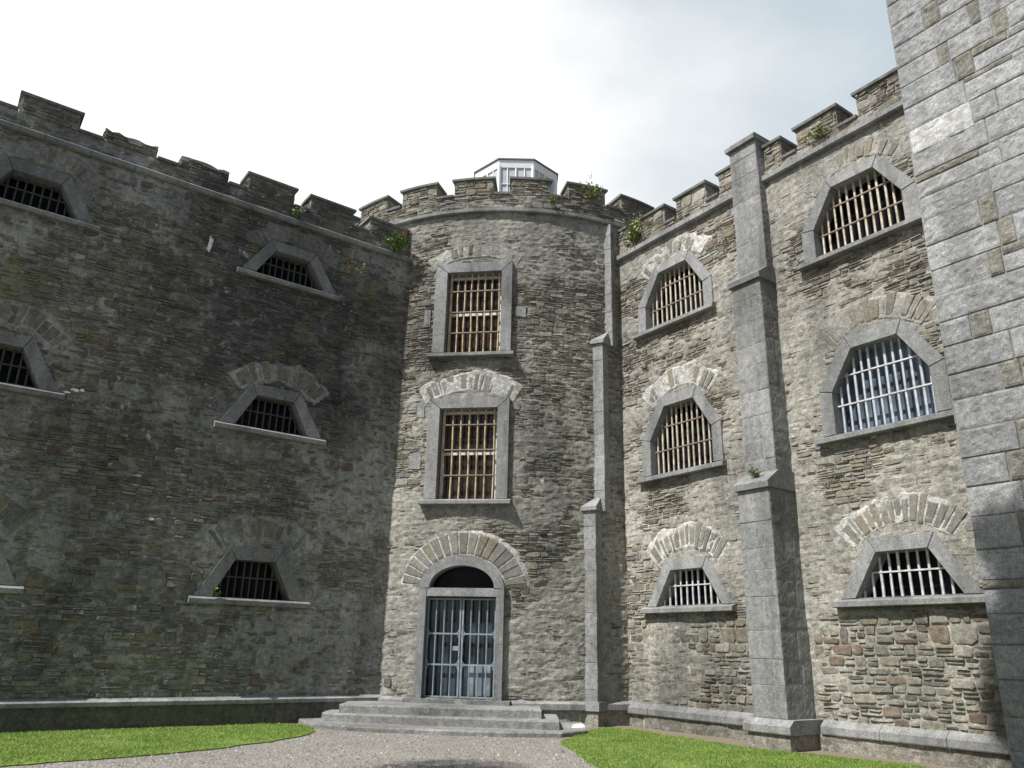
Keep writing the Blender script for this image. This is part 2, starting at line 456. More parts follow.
def ashlar(mb, surf, u0, u1, v0, v1, rng, hs=(.38, .52), ls=(.5, 1.0), d=.0, joint=.007, bev=.008, rough=0.0, mi=0, holes=(), res=.06, sneck=None, dvar=.006, off=None):
    v = v0; row = 0
    while v < v1 - .03:
        h = rng.uniform(*hs); h = h if v + h < v1 - .15 else v1 - v
        u = u0 if off is None else u0 - rng.uniform(0, .3)
        while u < u1 - .001:
            l = rng.uniform(*ls); e = u + l
            if u1 - e < .18: e = u1
            ua, ub = max(u, u0) + joint / 2, min(e, u1) - joint / 2; u = e
            cells = [(ua, ub, v + joint / 2, v + h - joint / 2, mi, rough)]
            if sneck and rng.random() < sneck[0] and ub - ua > .35:
                w = rng.uniform(.16, .34); s = sneck[1]
                side = ub - w
                if rng.random() < .8:
                    cells = [(ua, side - joint, v + joint / 2, v + h - joint / 2, mi, rough), (side, ub, v + joint / 2, v + h - joint / 2, s, rough * 1.3)]
                else:
                    hh = rng.uniform(.10, .18)
                    cells = [(ua, ub, v + joint / 2, v + h - hh - joint, mi, rough), (ua, side - .1, v + h - hh, v + h - joint / 2, s, rough * 1.4), (side - .1 + joint, ub, v + h - hh, v + h - joint / 2, mi, rough)]
            for (a, b, c, e2, m_, rg) in cells:
                dz = d + rng.uniform(-dvar, dvar)
                if rg > 0:
                    nx, ny = max(4, int((b - a) / res)), max(4, int((e2 - c) / res))
                    us = np.concatenate([[a, a + bev], np.linspace(a + bev, b - bev, nx)[1:-1], [b - bev, b]])
                    vs = np.concatenate([[c, c + bev], np.linspace(c + bev, e2 - bev, ny)[1:-1], [e2 - bev, e2]])
                    U, V = np.meshgrid(us, vs); sd = rng.randrange(9999)
                    e = np.minimum(np.minimum(U - a, b - U), np.minimum(V - c, e2 - V)); t = np.clip(e / .05, 0, 1)
                    D = dz + t * rg * (fbm(U * 5, V * 7, sd, 3) - .25) + t * rg * .5 * (vn(U * 17, V * 17, sd + 5) - .5)
                    D[e < 1e-6] = dz - bev
                    edge = (U <= a + 1e-9) | (U >= b - 1e-9) | (V <= c + 1e-9) | (V >= e2 - 1e-9)
                    D = np.where(edge, dz - .03, D)
                    mb.grid(surf.P(U, V, D), m_)
                else:
                    p = [(a, c), (b, c), (b, e2), (a, e2)]; q = [(a + bev, c + bev), (b - bev, c + bev), (b - bev, e2 - bev), (a + bev, e2 - bev)]
                    uu = [x[0] for x in p + p + q]; vv = [x[1] for x in p + p + q]; dd_ = [dz - .04] * 4 + [dz - bev * .7] * 4 + [dz] * 4
                    mb.add(surf.P(uu, vv, dd_), [(8, 9, 10, 11)] + [(r + i, r + (i + 1) % 4, r + 4 + (i + 1) % 4, r + 4 + i) for r in (0, 4) for i in range(4)], m_)
        v += h; row += 1


def inset(poly, k, c):
    return [(c[0] + (p[0] - c[0]) * k, c[1] + (p[1] - c[1]) * k) for p in poly]


def vspan(poly, u):
    """v interval of a convex polygon at u"""
    vs = []
    n = len(poly)
    for i in range(n):
        (x0, y0), (x1, y1) = poly[i], poly[(i + 1) % n]
        if (x0 - u) * (x1 - u) <= 0 and x0 != x1: vs.append(y0 + (u - x0) * (y1 - y0) / (x1 - x0))
    return (min(vs), max(vs)) if len(vs) > 1 else None


def uspan(poly, v):
    r = vspan([(p[1], p[0]) for p in poly], v)
    return r


def frame_ring(mb, surf, outer, inner, d1=.06, back=-.42, splay=.0, gap=.005, bottom=True):
    """dressed stones round an opening, one stone per side, mitred, with the reveal behind"""
    n = len(outer)
    for i in range(n):
        j = (i + 1) % n
        if not bottom and i == n - 1: continue
        o0, o1, i0, i1 = [np.array(p) for p in (outer[i], outer[j], inner[i], inner[j])]
        t = (o1 - o0) / np.linalg.norm(o1 - o0) * gap
        o0, i0, o1, i1 = o0 + t, i0 + t, o1 - t, i1 - t
        pts = [o0, o1, i1, i0]; b = .012
        c = sum(pts) / 4
        pin = [p + (c - p) / np.linalg.norm(c - p) * b for p in pts]
        bk = [i1, i0]
        uu = [p[0] for p in pts + pts + pin + bk]; vv = [p[1] for p in pts + pts + pin + bk]
        dd = [-.05] * 4 + [d1 - b] * 4 + [d1] * 4 + [back] * 2
        F = [(8, 9, 10, 11)] + [(4 + a, 4 + (a + 1) % 4, 8 + (a + 1) % 4, 8 + a) for a in range(4)] + [(a, (a + 1) % 4, 4 + (a + 1) % 4, 4 + a) for a in (0, 1, 3)] + [(12, 13, 7, 6)]
        mb.add(surf.P(uu, vv, dd), F, 0)


RNG = random.Random(11)


def bent_bar(mb, surf, u, v0, v1, d, r, bend=.0):
    n = 3 if bend else 1
    pv = np.linspace(v0, v1, n + 1); pu = [u + (RNG.uniform(-bend, bend) if 0 < i < n else 0) for i in range(n + 1)]
    for i in range(n):
        mb.tube(surf.P(pu[i], pv[i], d), surf.P(pu[i + 1], pv[i + 1], d), r, 6)


def grille(parent, surf, inner, nbar, cross, mat, r=.021, d=-.16, crossmat=None, bend=0.0, crossr=None, mats=None):
    mb = MB()
    us = [p[0] for p in inner]; a, b = min(us), max(us)
    for i in range(nbar):
        u = a + (b - a) * (i + .5) / nbar + RNG.uniform(-.008, .008)
        s = vspan(inner, u)
        if s: bent_bar(mb, surf, u, s[0] - .02, s[1] + .02, d, r * RNG.uniform(.9, 1.1), bend)
    o = mb.build('bar', mat, parent) if False else None
    nv = len(mb.f)
    for v in cross:
        s = uspan(inner, v)
        n0 = len(mb.f)
        mb.box(surf, s[0] - .02, s[1] + .02, v - .014, v + .014, d - .012, d + .034)
        for q in range(n0, len(mb.f)): mb.m[q] = 1
    return mb.build('bar_grille', [mat, crossmat or mat], parent)


def pane_obj(parent, surf, inner, mat, d=-.38):
    mb = MB(); u = [p[0] for p in inner]; v = [p[1] for p in inner]
    c = (sum(u) / len(u), sum(v) / len(v))
    mb.prism(surf, inset(inner, 1.03, c), d - .03, d, 0, True)
    return mb.build('pane', mat, parent)


def sill_obj(parent, surf, u0, u1, vt, mat, h=.15, proj=.18, name='sill'):
    mb = MB(); b = .012
    us = [u0, u0 + .012, u1 - .012, u1]
    prof = [(-.10, vt - h), (proj - b, vt - h), (proj, vt - h + b), (proj, vt - .05), (.05, vt), (-.40, vt + .01), (-.40, vt - h)]
    mb.sweep(surf, [u0, (u0 * .55 + u1 * .45), u1], prof)
    return mb.build(name, mat, parent, fixn=True)


def arch_obj(parent, surf, uc, vtop, mats, rin=1.3, th=.50, half=43, rise=.20, n=None, seed=0, d=.034, lime=.6, gap=.03, name='relieving_arch', halo=.09):
    """relieving arch of rough wedge stones bedded in smeared lime"""
    rg = random.Random(seed); mb = MB(); c = vtop + rise - rin
    # bedding: an irregular mortar band
    na, nr = 44, 8
    A = np.linspace(R_(90 + half + 5), R_(90 - half - 5), na); Q = np.linspace(0, 1, nr)
    AA, QQ = np.meshgrid(A, Q)
    edge_i = rin - halo * .6 - .10 * fbm(AA * 5 + seed, QQ * 0 + 3.1, seed, 3); edge_o = rin + th + halo * .3 + halo * 4.0 * (fbm(AA * 4 + seed, QQ * 0 + 7.7, seed + 4, 3) - .25)
    RR = edge_i + (edge_o - edge_i) * QQ
    D = .004 + .044 * fbm(AA * 9, RR * 7, seed + 8, 4) - .05 * ((QQ == 0) | (QQ == 1)) - .05 * ((AA == A[0]) | (AA == A[-1]))
    mb.grid(surf.P(uc + RR * np.cos(AA), c + RR * np.sin(AA), D), 1)
    n = n or int(2 * R_(half) * (rin + th / 2) / .155)
    ang = [R_(90 + half) - 2 * R_(half) * (i / n) for i in range(n + 1)]
    ang = [a + (rg.uniform(-.025, .025) if 0 < i < n else 0) for i, a in enumerate(ang)]
    for a0, a1 in zip(ang[:-1], ang[1:]):
        if rg.random() > lime: continue
        r0, r1 = rin + rg.uniform(-.02, .05), rin + th + rg.uniform(-.10, .05)
        g0, g1 = gap / r0 / 2 * rg.uniform(.6, 1.6), gap / r1 / 2 * rg.uniform(.6, 1.6)
        pts = [(r0, a0 - g0), (r0, a1 + g0), (r1, a1 + g1), (r1, a0 - g1)]
        p = [(uc + r * math.cos(a), c + r * math.sin(a)) for r, a in pts]
        cc = (sum(x[0] for x in p) / 4, sum(x[1] for x in p) / 4); q = inset(p, .86, cc)
        dz = d + rg.uniform(-.006, .014)
        uu = [x[0] for x in p + p + q]; vv = [x[1] for x in p + p + q]
        mb.add(surf.P(uu, vv, [-.02] * 4 + [dz - .008] * 4 + [dz + rg.uniform(-.004, .004) for _ in range(4)]),
               [(8, 9, 10, 11)] + [(r + i, r + (i + 1) % 4, r + 4 + (i + 1) % 4, r + 4 + i) for r in (0, 4) for i in range(4)], 0)
    return mb.build(name, mats, parent)


def sector(uc, vtop, rin, th, half, rise):
    c = vtop + rise - rin; a = np.linspace(R_(90 - half - 2), R_(90 + half + 2), 13)
    return [(uc + (rin + th + .03) * math.cos(t), c + (rin + th + .03) * math.sin(t)) for t in a] + [(uc + (rin - .08) * math.cos(t), c + (rin - .08) * math.sin(t)) for t in a[::-1]]


def trap(uc, v0, v1, ob, ot, ib, it, itop):
    return ([(uc - ob, v0), (uc + ob, v0), (uc + ot, v1), (uc - ot, v1)], [(uc - ib, v0), (uc + ib, v0), (uc + it, itop), (uc - it, itop)])


def hexa(uc, v0, vs, v1, ob, ot, ib, it, ivs, itop):
    return ([(uc - ob, v0), (uc + ob, v0), (uc + ob, vs), (uc + ot, v1), (uc - ot, v1), (uc - ob, vs)],
            [(uc - ib, v0), (uc + ib, v0), (uc + ib, ivs), (uc + it, itop), (uc - it, itop), (uc - ib, ivs)])


def mid(o, i, k=.5): return [(a[0] * k + b[0] * (1 - k), a[1] * k + b[1] * (1 - k)) for a, b in zip(o, i)]


def window(parent, surf, outer, inner, fm, vt, bars, cross, barmat, panemat, sill=None, label=None, proj=.18, **kw):
    mb = MB(); frame_ring(mb, surf, outer, inner, bottom=True if sill is None else True)
    # bottom stone lies under the sill, drop it: the sill itself closes the opening
    w = mb.build('window', fm, parent)
    if label: w['label'] = label
    us = [p[0] for p in outer]
    s0, s1 = sill or (min(us) - .10, max(us) + .10)
    sill_obj(w, surf, s0, s1, vt, fm, proj=proj)
    pane_obj(w, surf, inner, panemat)
    grille(w, surf, inner, bars, cross, barmat, **kw)
    return w


def string_course(parent, surf, us, vb, mat, h=.22, proj=.14, name='string_course', top_slope=.07):
    prof = [(-.05, vb), (proj - .03, vb), (proj, vb + .03), (proj, vb + h - top_slope), (.03, vb + h), (-.05, vb + h)]
    for a, b in us:
        mb = MB()
        n = max(1, int((b - a) / .9)) if isinstance(surf, Plane) else max(8, int((b - a) / .25))
        if isinstance(surf, Plane):
            e = np.linspace(a, b, n + 1)
            for i in range(n):
                dj = RNG.uniform(-.004, .004)
                mb.sweep(surf, [e[i] + .004, e[i + 1] - .004], [(p + (dj if p > 0 else 0), q) for p, q in prof])
        else:
            mb.sweep(surf, np.linspace(a, b, n + 1), prof)
        mb.build(name, mat, parent, fixn=True)


def merlon(parent, surf, u0, u1, v0, v1, th, mats, cap=None, capmat=None, sd=0, broken=0.0, d0=.0, nu=1, hb=(.10, .22)):
    rg = random.Random(sd); mb = MB()
    dj = d0
    n = 1 if isinstance(surf, Plane) else 4
    # core
    us = np.linspace(u0, u1, 9); top = np.array([v1 - broken * rg.uniform(0, 1) * (1 if (i in (0, 8) or rg.random() < .6) else .4) for i in range(9)]) if broken else np.full(9, v1)
    rows = []
    for i, u in enumerate(us):
        e = .0
        rows.append(surf.P([u] * 4, [v0, v0, top[i], top[i] - broken * rg.uniform(-.3, .6)], [-th, dj - .012, dj - .012, -th]))
    V = np.concatenate(rows); F = []
    for i in range(8):
        for j in range(4):
            a, b = i * 4 + j, i * 4 + (j + 1) % 4; F.append((a, a + 4, b + 4, b))
    F += [(0, 1, 2, 3), (35, 34, 33, 32)]
    mb.add(V, F, 1)
    class Off:
        def P(s, u, v, d): return surf.P(u, v, np.asarray(d) + dj)
    lo = top.min() - .01
    stones(mb, Off(), u0 + .005, u1 - .005, v0, lo, [], rg, hb=hb, lb=(.18, .5), warp=.0, sd=sd, dmax=.025)
    # stones on the two returns
    for s_, uu in ((-1, u0), (1, u1)):
        base = surf.P(uu, 0, 0); tdir = surf.P(uu + .01, 0, 0) - base; tdir /= np.linalg.norm(tdir); ndir = surf.P(uu, 0, 1) - base
        pl = Plane(base - tdir * s_ * .0, -ndir * 1.0 if s_ > 0 else ndir, tdir * s_)
        if s_ > 0: stones(mb, pl, -dj + .02, th, v0, lo, [], rg, hb=hb, lb=(.18, .4), warp=0, sd=sd + 1, dmax=.015)
        else: stones(mb, pl, -th, dj - .02, v0, lo, [], rg, hb=hb, lb=(.18, .4), warp=0, sd=sd + 2, dmax=.015)
    o = mb.build('merlon', mats, parent, fixn=False)
    if cap:
        m2 = MB(); c = .06
        prof = [(-th - c, v1), (dj + c, v1), (dj + c + .01, v1 + cap * .75), (dj + c - .03, v1 + cap), (-th - c, v1 + cap)]
        m2.sweep(surf, np.linspace(u0 - c, u1 + c, 2 if isinstance(surf, Plane) else 8), prof)
        m2.build('coping', capmat, o, fixn=True)
    return o


def parapet(parent, surf, u0, u1, v0, v1, th, mats, gaps, capmat, sd=0, d0=.0, holes=()):
    rg = random.Random(sd); mb = MB()
    nseg = 1 if isinstance(surf, Plane) else 40
    mb.sweep(surf, np.linspace(u0, u1, nseg + 1), [(-th, v0), (d0 - .012, v0), (d0 - .012, v1 - .002), (-th, v1 - .002)], 1)
    class Off:
        def P(s, u, v, d): return surf.P(u, v, np.asarray(d) + d0)
    backing(mb, Off(), u0, u1, v0, v1 - .01, list(holes), sd + 3, mi=1, lo=-.010, amp=.022, cap=.03)
    stones(mb, Off(), u0, u1, v0, v1, list(holes), rg, hb=(.10, .2), lb=(.2, .55), warp=.0, sd=sd, dmax=.025)
    o = mb.build('parapet', mats, parent)
    if capmat:
        for a, b in gaps:
            m2 = MB()
            m2.sweep(surf, np.linspace(a + .02, b - .02, 2 if isinstance(surf, Plane) else 5), [(-th - .05, v1), (d0 + .06, v1), (d0 + .07, v1 + .06), (d0 + .03, v1 + .08), (-th - .05, v1 + .08)])
            m2.build('crenel_coping', capmat, o, fixn=True)
    return o


def body(parent, pts, z0, z1, mat, name='body'):
    """closed mass of a building behind its faces"""
    mb = MB(); n = len(pts)
    V = [(x, y, z0) for x, y in pts] + [(x, y, z1) for x, y in pts]
    mb.add(V, [tuple(range(n, 2 * n))] + [(i, (i + 1) % n, n + (i + 1) % n, n + i) for i in range(n)])
    return mb.build(name, mat, parent, fixn=True)


def xy(surf, u, d): return tuple(surf.P(u, 0, d)[:2])


# ================================================================== LEFT WING
U0L, U1L = -5.2, 9.75
TH = .55
lw = empty('prison_wing', SL.P(3, 0, 0), 'long dark mossy rubble wing in shade with trapezoid barred windows and ragged battlements', 'prison wing')
rowsL = [(2.60, 3.70), (6.48, 7.55), (10.40, 11.40)]
colsL = [6.18, .40]
wins = []
for uc in colsL:
    for (a, b) in rowsL:
        o, i = trap(uc, a, b, 1.26, .60, .90, .46, b - .27)
        wins.append((o, i, uc, a, b))
holesL = [mid(o, i) for o, i, *_ in wins]
archL = [sector(uc + .08, b + .02, 1.3, (.48, .42, .30)[q % 3], 43, (.22, .2, .16)[q % 3]) for q, (o, i, uc, a, b) in enumerate(wins)]
mb = MB(); rg = random.Random(1); TILT[0] = 2.2
stones(mb, SL, U0L, U1L, .50, 12.06, holesL + archL, rg, hb=(.08, .20), lb=(.16, .50), sd=1, mi=0, dmax=.034)
TILT[0] = 1.0
backing(mb, SL, U0L, U1L, .45, 12.1, holesL, sd=21, mi=1, cov=(.47, .64), covfn=lambda U, V: .07 * np.clip((V - 11.2) / .6, 0, 1) + .16 * np.exp(-((U - 8.3) / .9) ** 2) * np.exp(-((V - 2.2) / 1.6) ** 2))
mb.build('wall', [M['rubble_left'], M['mortar_left']], lw)
for q, (o, i, uc, a, b) in enumerate(wins):
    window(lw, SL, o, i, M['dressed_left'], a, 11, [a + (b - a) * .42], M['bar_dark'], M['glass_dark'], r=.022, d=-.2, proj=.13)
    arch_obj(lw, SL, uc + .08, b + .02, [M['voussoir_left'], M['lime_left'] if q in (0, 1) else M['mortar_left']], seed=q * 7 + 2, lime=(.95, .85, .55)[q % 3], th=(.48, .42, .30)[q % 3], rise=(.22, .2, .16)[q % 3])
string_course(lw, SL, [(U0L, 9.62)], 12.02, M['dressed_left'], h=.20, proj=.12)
mlist = [(-3.9, -2.75, 13.0, 1), (-2.15, -.98, 13.02, 0), (-.22, .93, 12.99, 0), (1.46, 2.62, 12.93, 1), (3.16, 4.32, 12.93, 1), (4.82, 6.04, 13.03, 0), (6.50, 7.72, 13.02, 0), (8.24, 9.42, 13.0, 0)]
edges = [U0L] + [x for m in mlist for x in m[:2]] + [9.6]
gapsL = [(edges[i], edges[i + 1]) for i in range(0, len(edges), 2)]
parapet(lw, SL, U0L, 9.6, 12.22, 12.56, TH, [M['rubble_left'], M['mortar_left']], gapsL, M['coping'], sd=31)
for q, (a, b, t, br) in enumerate(mlist):
    merlon(lw, SL, a, b, 12.56, t, TH, [M['rubble_left'], M['mortar_left']], None if br else .08, M['coping'], sd=40 + q, broken=.09 if br else 0)
# plinth: sloped dressed band over a mossy rendered footing painted dark as the band's shade
mb = MB()
e = np.linspace(U0L, 9.72, 14)
for i in range(13):
    j = RNG.uniform(-.005, .005)
    mb.sweep(SL, [e[i] + .004, e[i + 1] - .004], [(-.05, .43), (.15 + j, .43), (.16 + j, .45), (.16 + j, .51), (.02, .585), (-.05, .585)])
pb = mb.build('plinth', M['dressed'], lw, fixn=True)
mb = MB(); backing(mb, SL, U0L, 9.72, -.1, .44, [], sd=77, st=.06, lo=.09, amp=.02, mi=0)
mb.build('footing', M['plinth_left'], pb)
body(lw, [xy(SL, U0L, -.46), xy(SL, 12.0, -.46), xy(SL, 12.0, -8), xy(SL, U0L, -8)], 0, 12.3, M['room'], 'building_core')
mb = MB(); mb.box(SL, U0L - .02, U0L + .3, -.1, 12.56, -.6, -.0, 0); mb.build('end_wall', M['mortar_left'], lw)
# lime splash and broken patch
SPL = simple('old_lime_splash', (.72, .72, .70), .9, var=.3, bump=.6)
for (u, v, w, h, s) in ((4.11, 10.80, .050, .24, 1), (1.93, 6.60, .09, .035, 3), (2.08, 6.62, .05, .03, 4), (1.80, 6.52, .06, .02, 6)):
    mb = MB(); na = 26; an = np.linspace(0, 2 * PI, na, endpoint=False); rr = .45 + 1.0 * fbm(np.cos(an) * 3 + s * 3, np.sin(an) * 3, s, 3)
    mb.prism(SL, [(u + w * r * math.cos(a) + .02 * math.sin(s + h * 9 * math.sin(a)), v + h * r * math.sin(a)) for a, r in zip(an, rr)], 0, .045)
    mb.build('lime_splash', SPL, lw)

# ================================================================== ROUND TOWER
tw = empty('round_tower', TC + np.array([0, -TR, 0]), 'round rubble entrance tower with arched barred doorway and two tall barred windows', 'tower')
TF = ST.tangent(-1.03)
tws = []
for (a, b, i0, i1) in ((5.19, 7.86, -1.80, -.27), (9.13, 11.78, -1.78, -.26)):
    o = [(-2.11, a), (.03, a), (.03, b), (-2.11, b)]; i = [(i0, a), (i1, a), (i1, b - .28), (i0, b - .28)]
    tws.append((o, i, a, b))
DC = -1.035


def ell(hw, spring, rise, n=16, vb=.53):
    return [(DC - hw, vb), (DC + hw, vb)] + [(DC + hw * math.cos(t), spring + rise * math.sin(t)) for t in np.linspace(0, PI, n + 1)]


doorhole = ell(.95, 3.0, .70)
holesT = [mid(o, i) for o, i, *_ in tws] + [doorhole]
mb = MB(); rg = random.Random(3)
UTL, UTR = -3.5, 3.4
archT = [sector(-1.05, 7.95, 2.3, .42, 27, .14), sector(-1.05, 11.90, 2.3, .30, 27, .12),
         [(DC + 1.6 * math.cos(t), 3.02 + 1.40 * math.sin(t)) for t in np.linspace(.05, PI - .05, 17)]]
stones(mb, ST, UTL, UTR, .50, 13.34, holesT + archT, rg, hb=(.07, .16), lb=(.14, .42), joint=.013, sd=5, dmax=.020)
backing(mb, ST, UTL, UTR, .45, 13.4, holesT, sd=61, cov=(.41, .60), covfn=lambda U, V: .12 * np.clip((V - 11.9) / .6, 0, 1) + .12 * np.exp(-((U - 1.4) / 1.0) ** 2) * np.exp(-((V - 2.5) / 3) ** 2))
mb.build('wall', [M['rubble_tower'], M['mortar_tower']], tw)
for q, (o, i, a, b) in enumerate(tws):
    w = MB(); frame_ring(w, TF, o, i, d1=.05, back=-.36)
    wo = w.build('window', M['dressed'], tw)
    sill_obj(wo, TF, -2.21, .12, a, M['dressed'], h=.14, proj=.17)
    pane_obj(wo, TF, i, M['glass_brown'], d=-.34)
    n = 4
    cr = [a + (b - a) * f for f in ((.24, .49, .74) if q == 0 else (.235, .465, .70))]
    grille(wo, TF, i, 7 if q == 0 else 8, cr, M['bar_rust'], r=.023, d=-.13, crossmat=M['bar_cross'], bend=.018)
    s = MB()
    vm = a + (b - a) * (.465 if q == 0 else .46)
    s.box(TF, i[0][0] + .02, i[1][0] - .02, vm - .035, vm + .035, -.33, -.27)
    s.box(TF, i[0][0] + .02, i[0][0] + .08, a, b - .3, -.33, -.275); s.box(TF, i[1][0] - .08, i[1][0] - .02, a, b - .3, -.33, -.275)
    s.box(TF, i[0][0] + .02, i[1][0] - .02, b - .36, b - .29, -.33, -.272)
    s.build('sash', M['sash'], wo)
arch_obj(tw, ST, -1.05, 7.95, [M['voussoir'], M['lime']], rin=2.3, th=.42, half=27, rise=.14, seed=101, lime=.6, gap=.045)
arch_obj(tw, ST, -1.05, 11.90, [M['rubble_tower'], M['lime_left']], rin=2.3, th=.30, half=27, rise=.12, seed=104, lime=.5, gap=.05)
# doorway
oe, ie = ell(1.045, 3.02, .80), ell(.80, 3.04, .53)
dm = MB()
# jambs
for s_ in (-1, 1):
    for (z0, z1) in ((.53, 1.75), (1.755, 3.015)):
        a, b = sorted((DC + s_ * 1.045, DC + s_ * .86))
        dm.box(TF, a, b, z0, z1, -.4, .06, 0)
    a, b = sorted((DC + s_ * 1.045, DC + s_ * .86))
# transom
dm.box(TF, DC - .858, DC + .858, 2.84, 3.035, -.32, .045, 0)
# arch stones
ts = np.linspace(0, PI, 19)
for part in ((0, 6), (6, 12), (12, 18)):
    O, I = [], []
    for kx in range(part[0], part[1] + 1):
        t = ts[kx]
        O.append((DC + 1.045 * math.cos(t), 3.02 + .80 * math.sin(t))); I.append((DC + .80 * math.cos(t), 3.04 + .53 * math.sin(t)))
    n = len(O)
    uu = [p[0] for p in O + I]; vv = [p[1] for p in O + I]
    V = np.concatenate([TF.P(uu, vv, -.05), TF.P(uu, vv, .06), TF.P(uu, vv, -.4)])
    N = 2 * n; F = []
    for x in range(n - 1):
        F += [(N + x, N + x + 1, N + n + x + 1, N + n + x), (x, x + 1, N + x + 1, N + x), (N + n + x, N + n + x + 1, 2 * N + n + x + 1, 2 * N + n + x)]
    dm.add(V, F, 0)
door = dm.build('doorway', M['dressed'], tw, fixn=True)
mb = MB(); mb.prism(TF, inset(ie, 1.02, (DC, 3.3)), -.36, -.33, 0, True); mb.build('fanlight', M['glass_dark'], door)
mb = MB(); mb.box(TF, DC - 1.25, DC + 1.25, .40, .53, -.4, .20); mb.build('threshold', M['step'], door)
mb = MB(); mb.box(TF, DC - .86, DC + .86, .53, 2.85, -.30, -.27); gl = mb.build('door_glazing', M['glass_door'], door)
mb = MB(); mb.box(TF, DC + .08, DC + .74, .60, 1.30, -.268, -.255); mb.build('door_pale_pane', M['pale_pane'], gl)  # paler slab over the lower right of the door glass
for s_ in (-1, 1):
    u0, u1 = (DC - .845, DC - .012) if s_ < 0 else (DC + .012, DC + .845)
    g = MB(); D = -.14
    for (a, b, c, d) in ((u0, u0 + .04, .56, 2.82), (u1 - .04, u1, .56, 2.82)): g.box(TF, a, b, c, d, D - .02, D + .02)
    for v in (.57, 1.28, 1.98, 2.78): g.box(TF, u0 + .04, u1 - .04, v - .018, v + .018, D - .018, D + .018)
    for x in range(1, 4):
        u = u0 + .02 + (u1 - u0 - .04) * x / 4; g.tube(TF.P(u, .57, D), TF.P(u, 2.78, D), .019, 6)
    # curved corner braces
    for v in (1.28, 1.98):
        for (uu, sg) in ((u0 + .04, 1), (u1 - .04, -1)):
            for up in (-1, 1):
                pts = [TF.P(uu + sg * .10 * (1 - math.sin(t)), v + up * .10 * (1 - math.cos(t)), D) for t in np.linspace(0, PI / 2, 4)]
                for p0, p1 in zip(pts[:-1], pts[1:]): g.tube(p0, p1, .012, 5)
    lf = g.build('gate_leaf', M['gate_blue'], door)
    if s_ < 0:
        g = MB(); g.box(TF, u1 - .17, u1 - .02, 1.60, 1.70, D - .03, D + .035); g.box(TF, u1 - .035, u1 - .005, 1.45, 1.85, D + .02, D + .035); g.build('lock', M['gate_blue'], door)
# door voussoirs
mb = MB(); rg = random.Random(33)
na = 40; T = np.linspace(PI * 1.0, 0.0, na); AA, QQ = np.meshgrid(T, np.linspace(0, 1, 7))
A_i = (1.03, .79); A_o = (1.62, 1.42)
ex = .10 * fbm(AA * 3, QQ * 0 + 2, 5, 3)
ax = A_i[0] + (A_o[0] + ex - A_i[0]) * QQ; ay = A_i[1] + (A_o[1] + ex - A_i[1]) * QQ
D = .020 + .02 * fbm(AA * 9, QQ * 6, 3, 3) - .05 * ((QQ == 1) | (AA == T[0]) | (AA == T[-1]))
mb.grid(ST.P(DC + ax * np.cos(AA), 3.02 + ay * np.sin(AA), D), 1)
angs = np.linspace(PI * .97, .03 * PI, 18)
for a0, a1 in zip(angs[:-1], angs[1:]):
    gp = .018
    p = []
    ro = rg.uniform(.93, 1.0)
    for (f, a) in ((0.05, a0 - gp), (0.05, a1 + gp), (ro, a1 + gp * .8), (ro, a0 - gp * .8)):
        x, y = 1.05 + (1.56 - 1.05) * f, .81 + (1.37 - .81) * f
        p.append((DC + x * math.cos(a), 3.02 + y * math.sin(a)))
    cc = (sum(x[0] for x in p) / 4, sum(x[1] for x in p) / 4); q = inset(p, .86, cc); dz = .046 + rg.uniform(-.005, .012)
    mb.add(ST.P([x[0] for x in p + p + q], [x[1] for x in p + p + q], [-.02] * 4 + [dz - .008] * 4 + [dz] * 4),
           [(8, 9, 10, 11)] + [(r + i, r + (i + 1) % 4, r + 4 + (i + 1) % 4, r + 4 + i) for r in (0, 4) for i in range(4)], 0)
mb.build('door_arch', [M['voussoir'], M['lime']], tw)
# loose dressed blocks beside the window frames
for (u, v, w, h) in ((-2.36, 7.55, .22, .34), (-2.44, 6.2, .34, .40), (.20, 7.65, .16, .22), (.25, 10.3, .30, .30), (-2.33, 10.2, .2, .5)):
    mb = MB(); mb.prism(ST, [(u - w / 2, v - h / 2 + .02), (u + w / 2, v - h / 2), (u + w / 2, v + h / 2), (u - w / 2 + .02, v + h / 2)], -.02, .034)
    mb.build('jamb_stone', M['ashlar'], tw)
# string course, parapet and merlons all round the front
string_course(tw, ST, [(-8.5, 6.2)], 13.32, M['dressed_left'], h=.20, proj=.14)
tm = [(-6.95, -5.75), (-5.17, -4.0), (-3.42, -2.28), (-1.72, -.58), (-.06, 1.05), (1.58, 2.74), (3.30, 4.50), (5.05, 6.1)]
ed = [-8.5] + [x for m in tm for x in m] + [6.2]
parapet(tw, ST, -8.5, 6.2, 13.52, 13.92, TH, [M['rubble_tower'], M['mortar_tower']], [(ed[i], ed[i + 1]) for i in range(0, len(ed), 2)], M['coping'], sd=131, d0=.03)
for q, (a, b) in enumerate(tm):
    merlon(tw, ST, a, b, 13.92, 14.42, TH, [M['rubble_tower'], M['mortar_tower']], .08, M['coping'], sd=140 + q, d0=.03)
# tower core (closed drum behind the facing)
na = 40; an = np.linspace(0, 2 * PI, na, endpoint=False)
body(tw, [(TC[0] + (TR - .45) * math.cos(a), TC[1] + (TR - .45) * math.sin(a)) for a in an], 0, 13.6, M['room'], 'tower_core')
mb = MB(); us = np.linspace(-1.1 * PI / 2 * TR, 1.1 * PI / 2 * TR, 41)
pls = [u for u in us if u < UTL - .01]
mb.sweep(ST, np.linspace(-11, UTL + .1, 12), [(-.4, 0), (-.03, 0), (-.03, 13.5), (-.4, 13.5)]); mb.sweep(ST, np.linspace(UTR - .1, 11, 12), [(-.4, 0), (-.03, 0), (-.03, 13.5), (-.4, 13.5)])
mb.build('side_wall', M['mortar_tower'], tw)
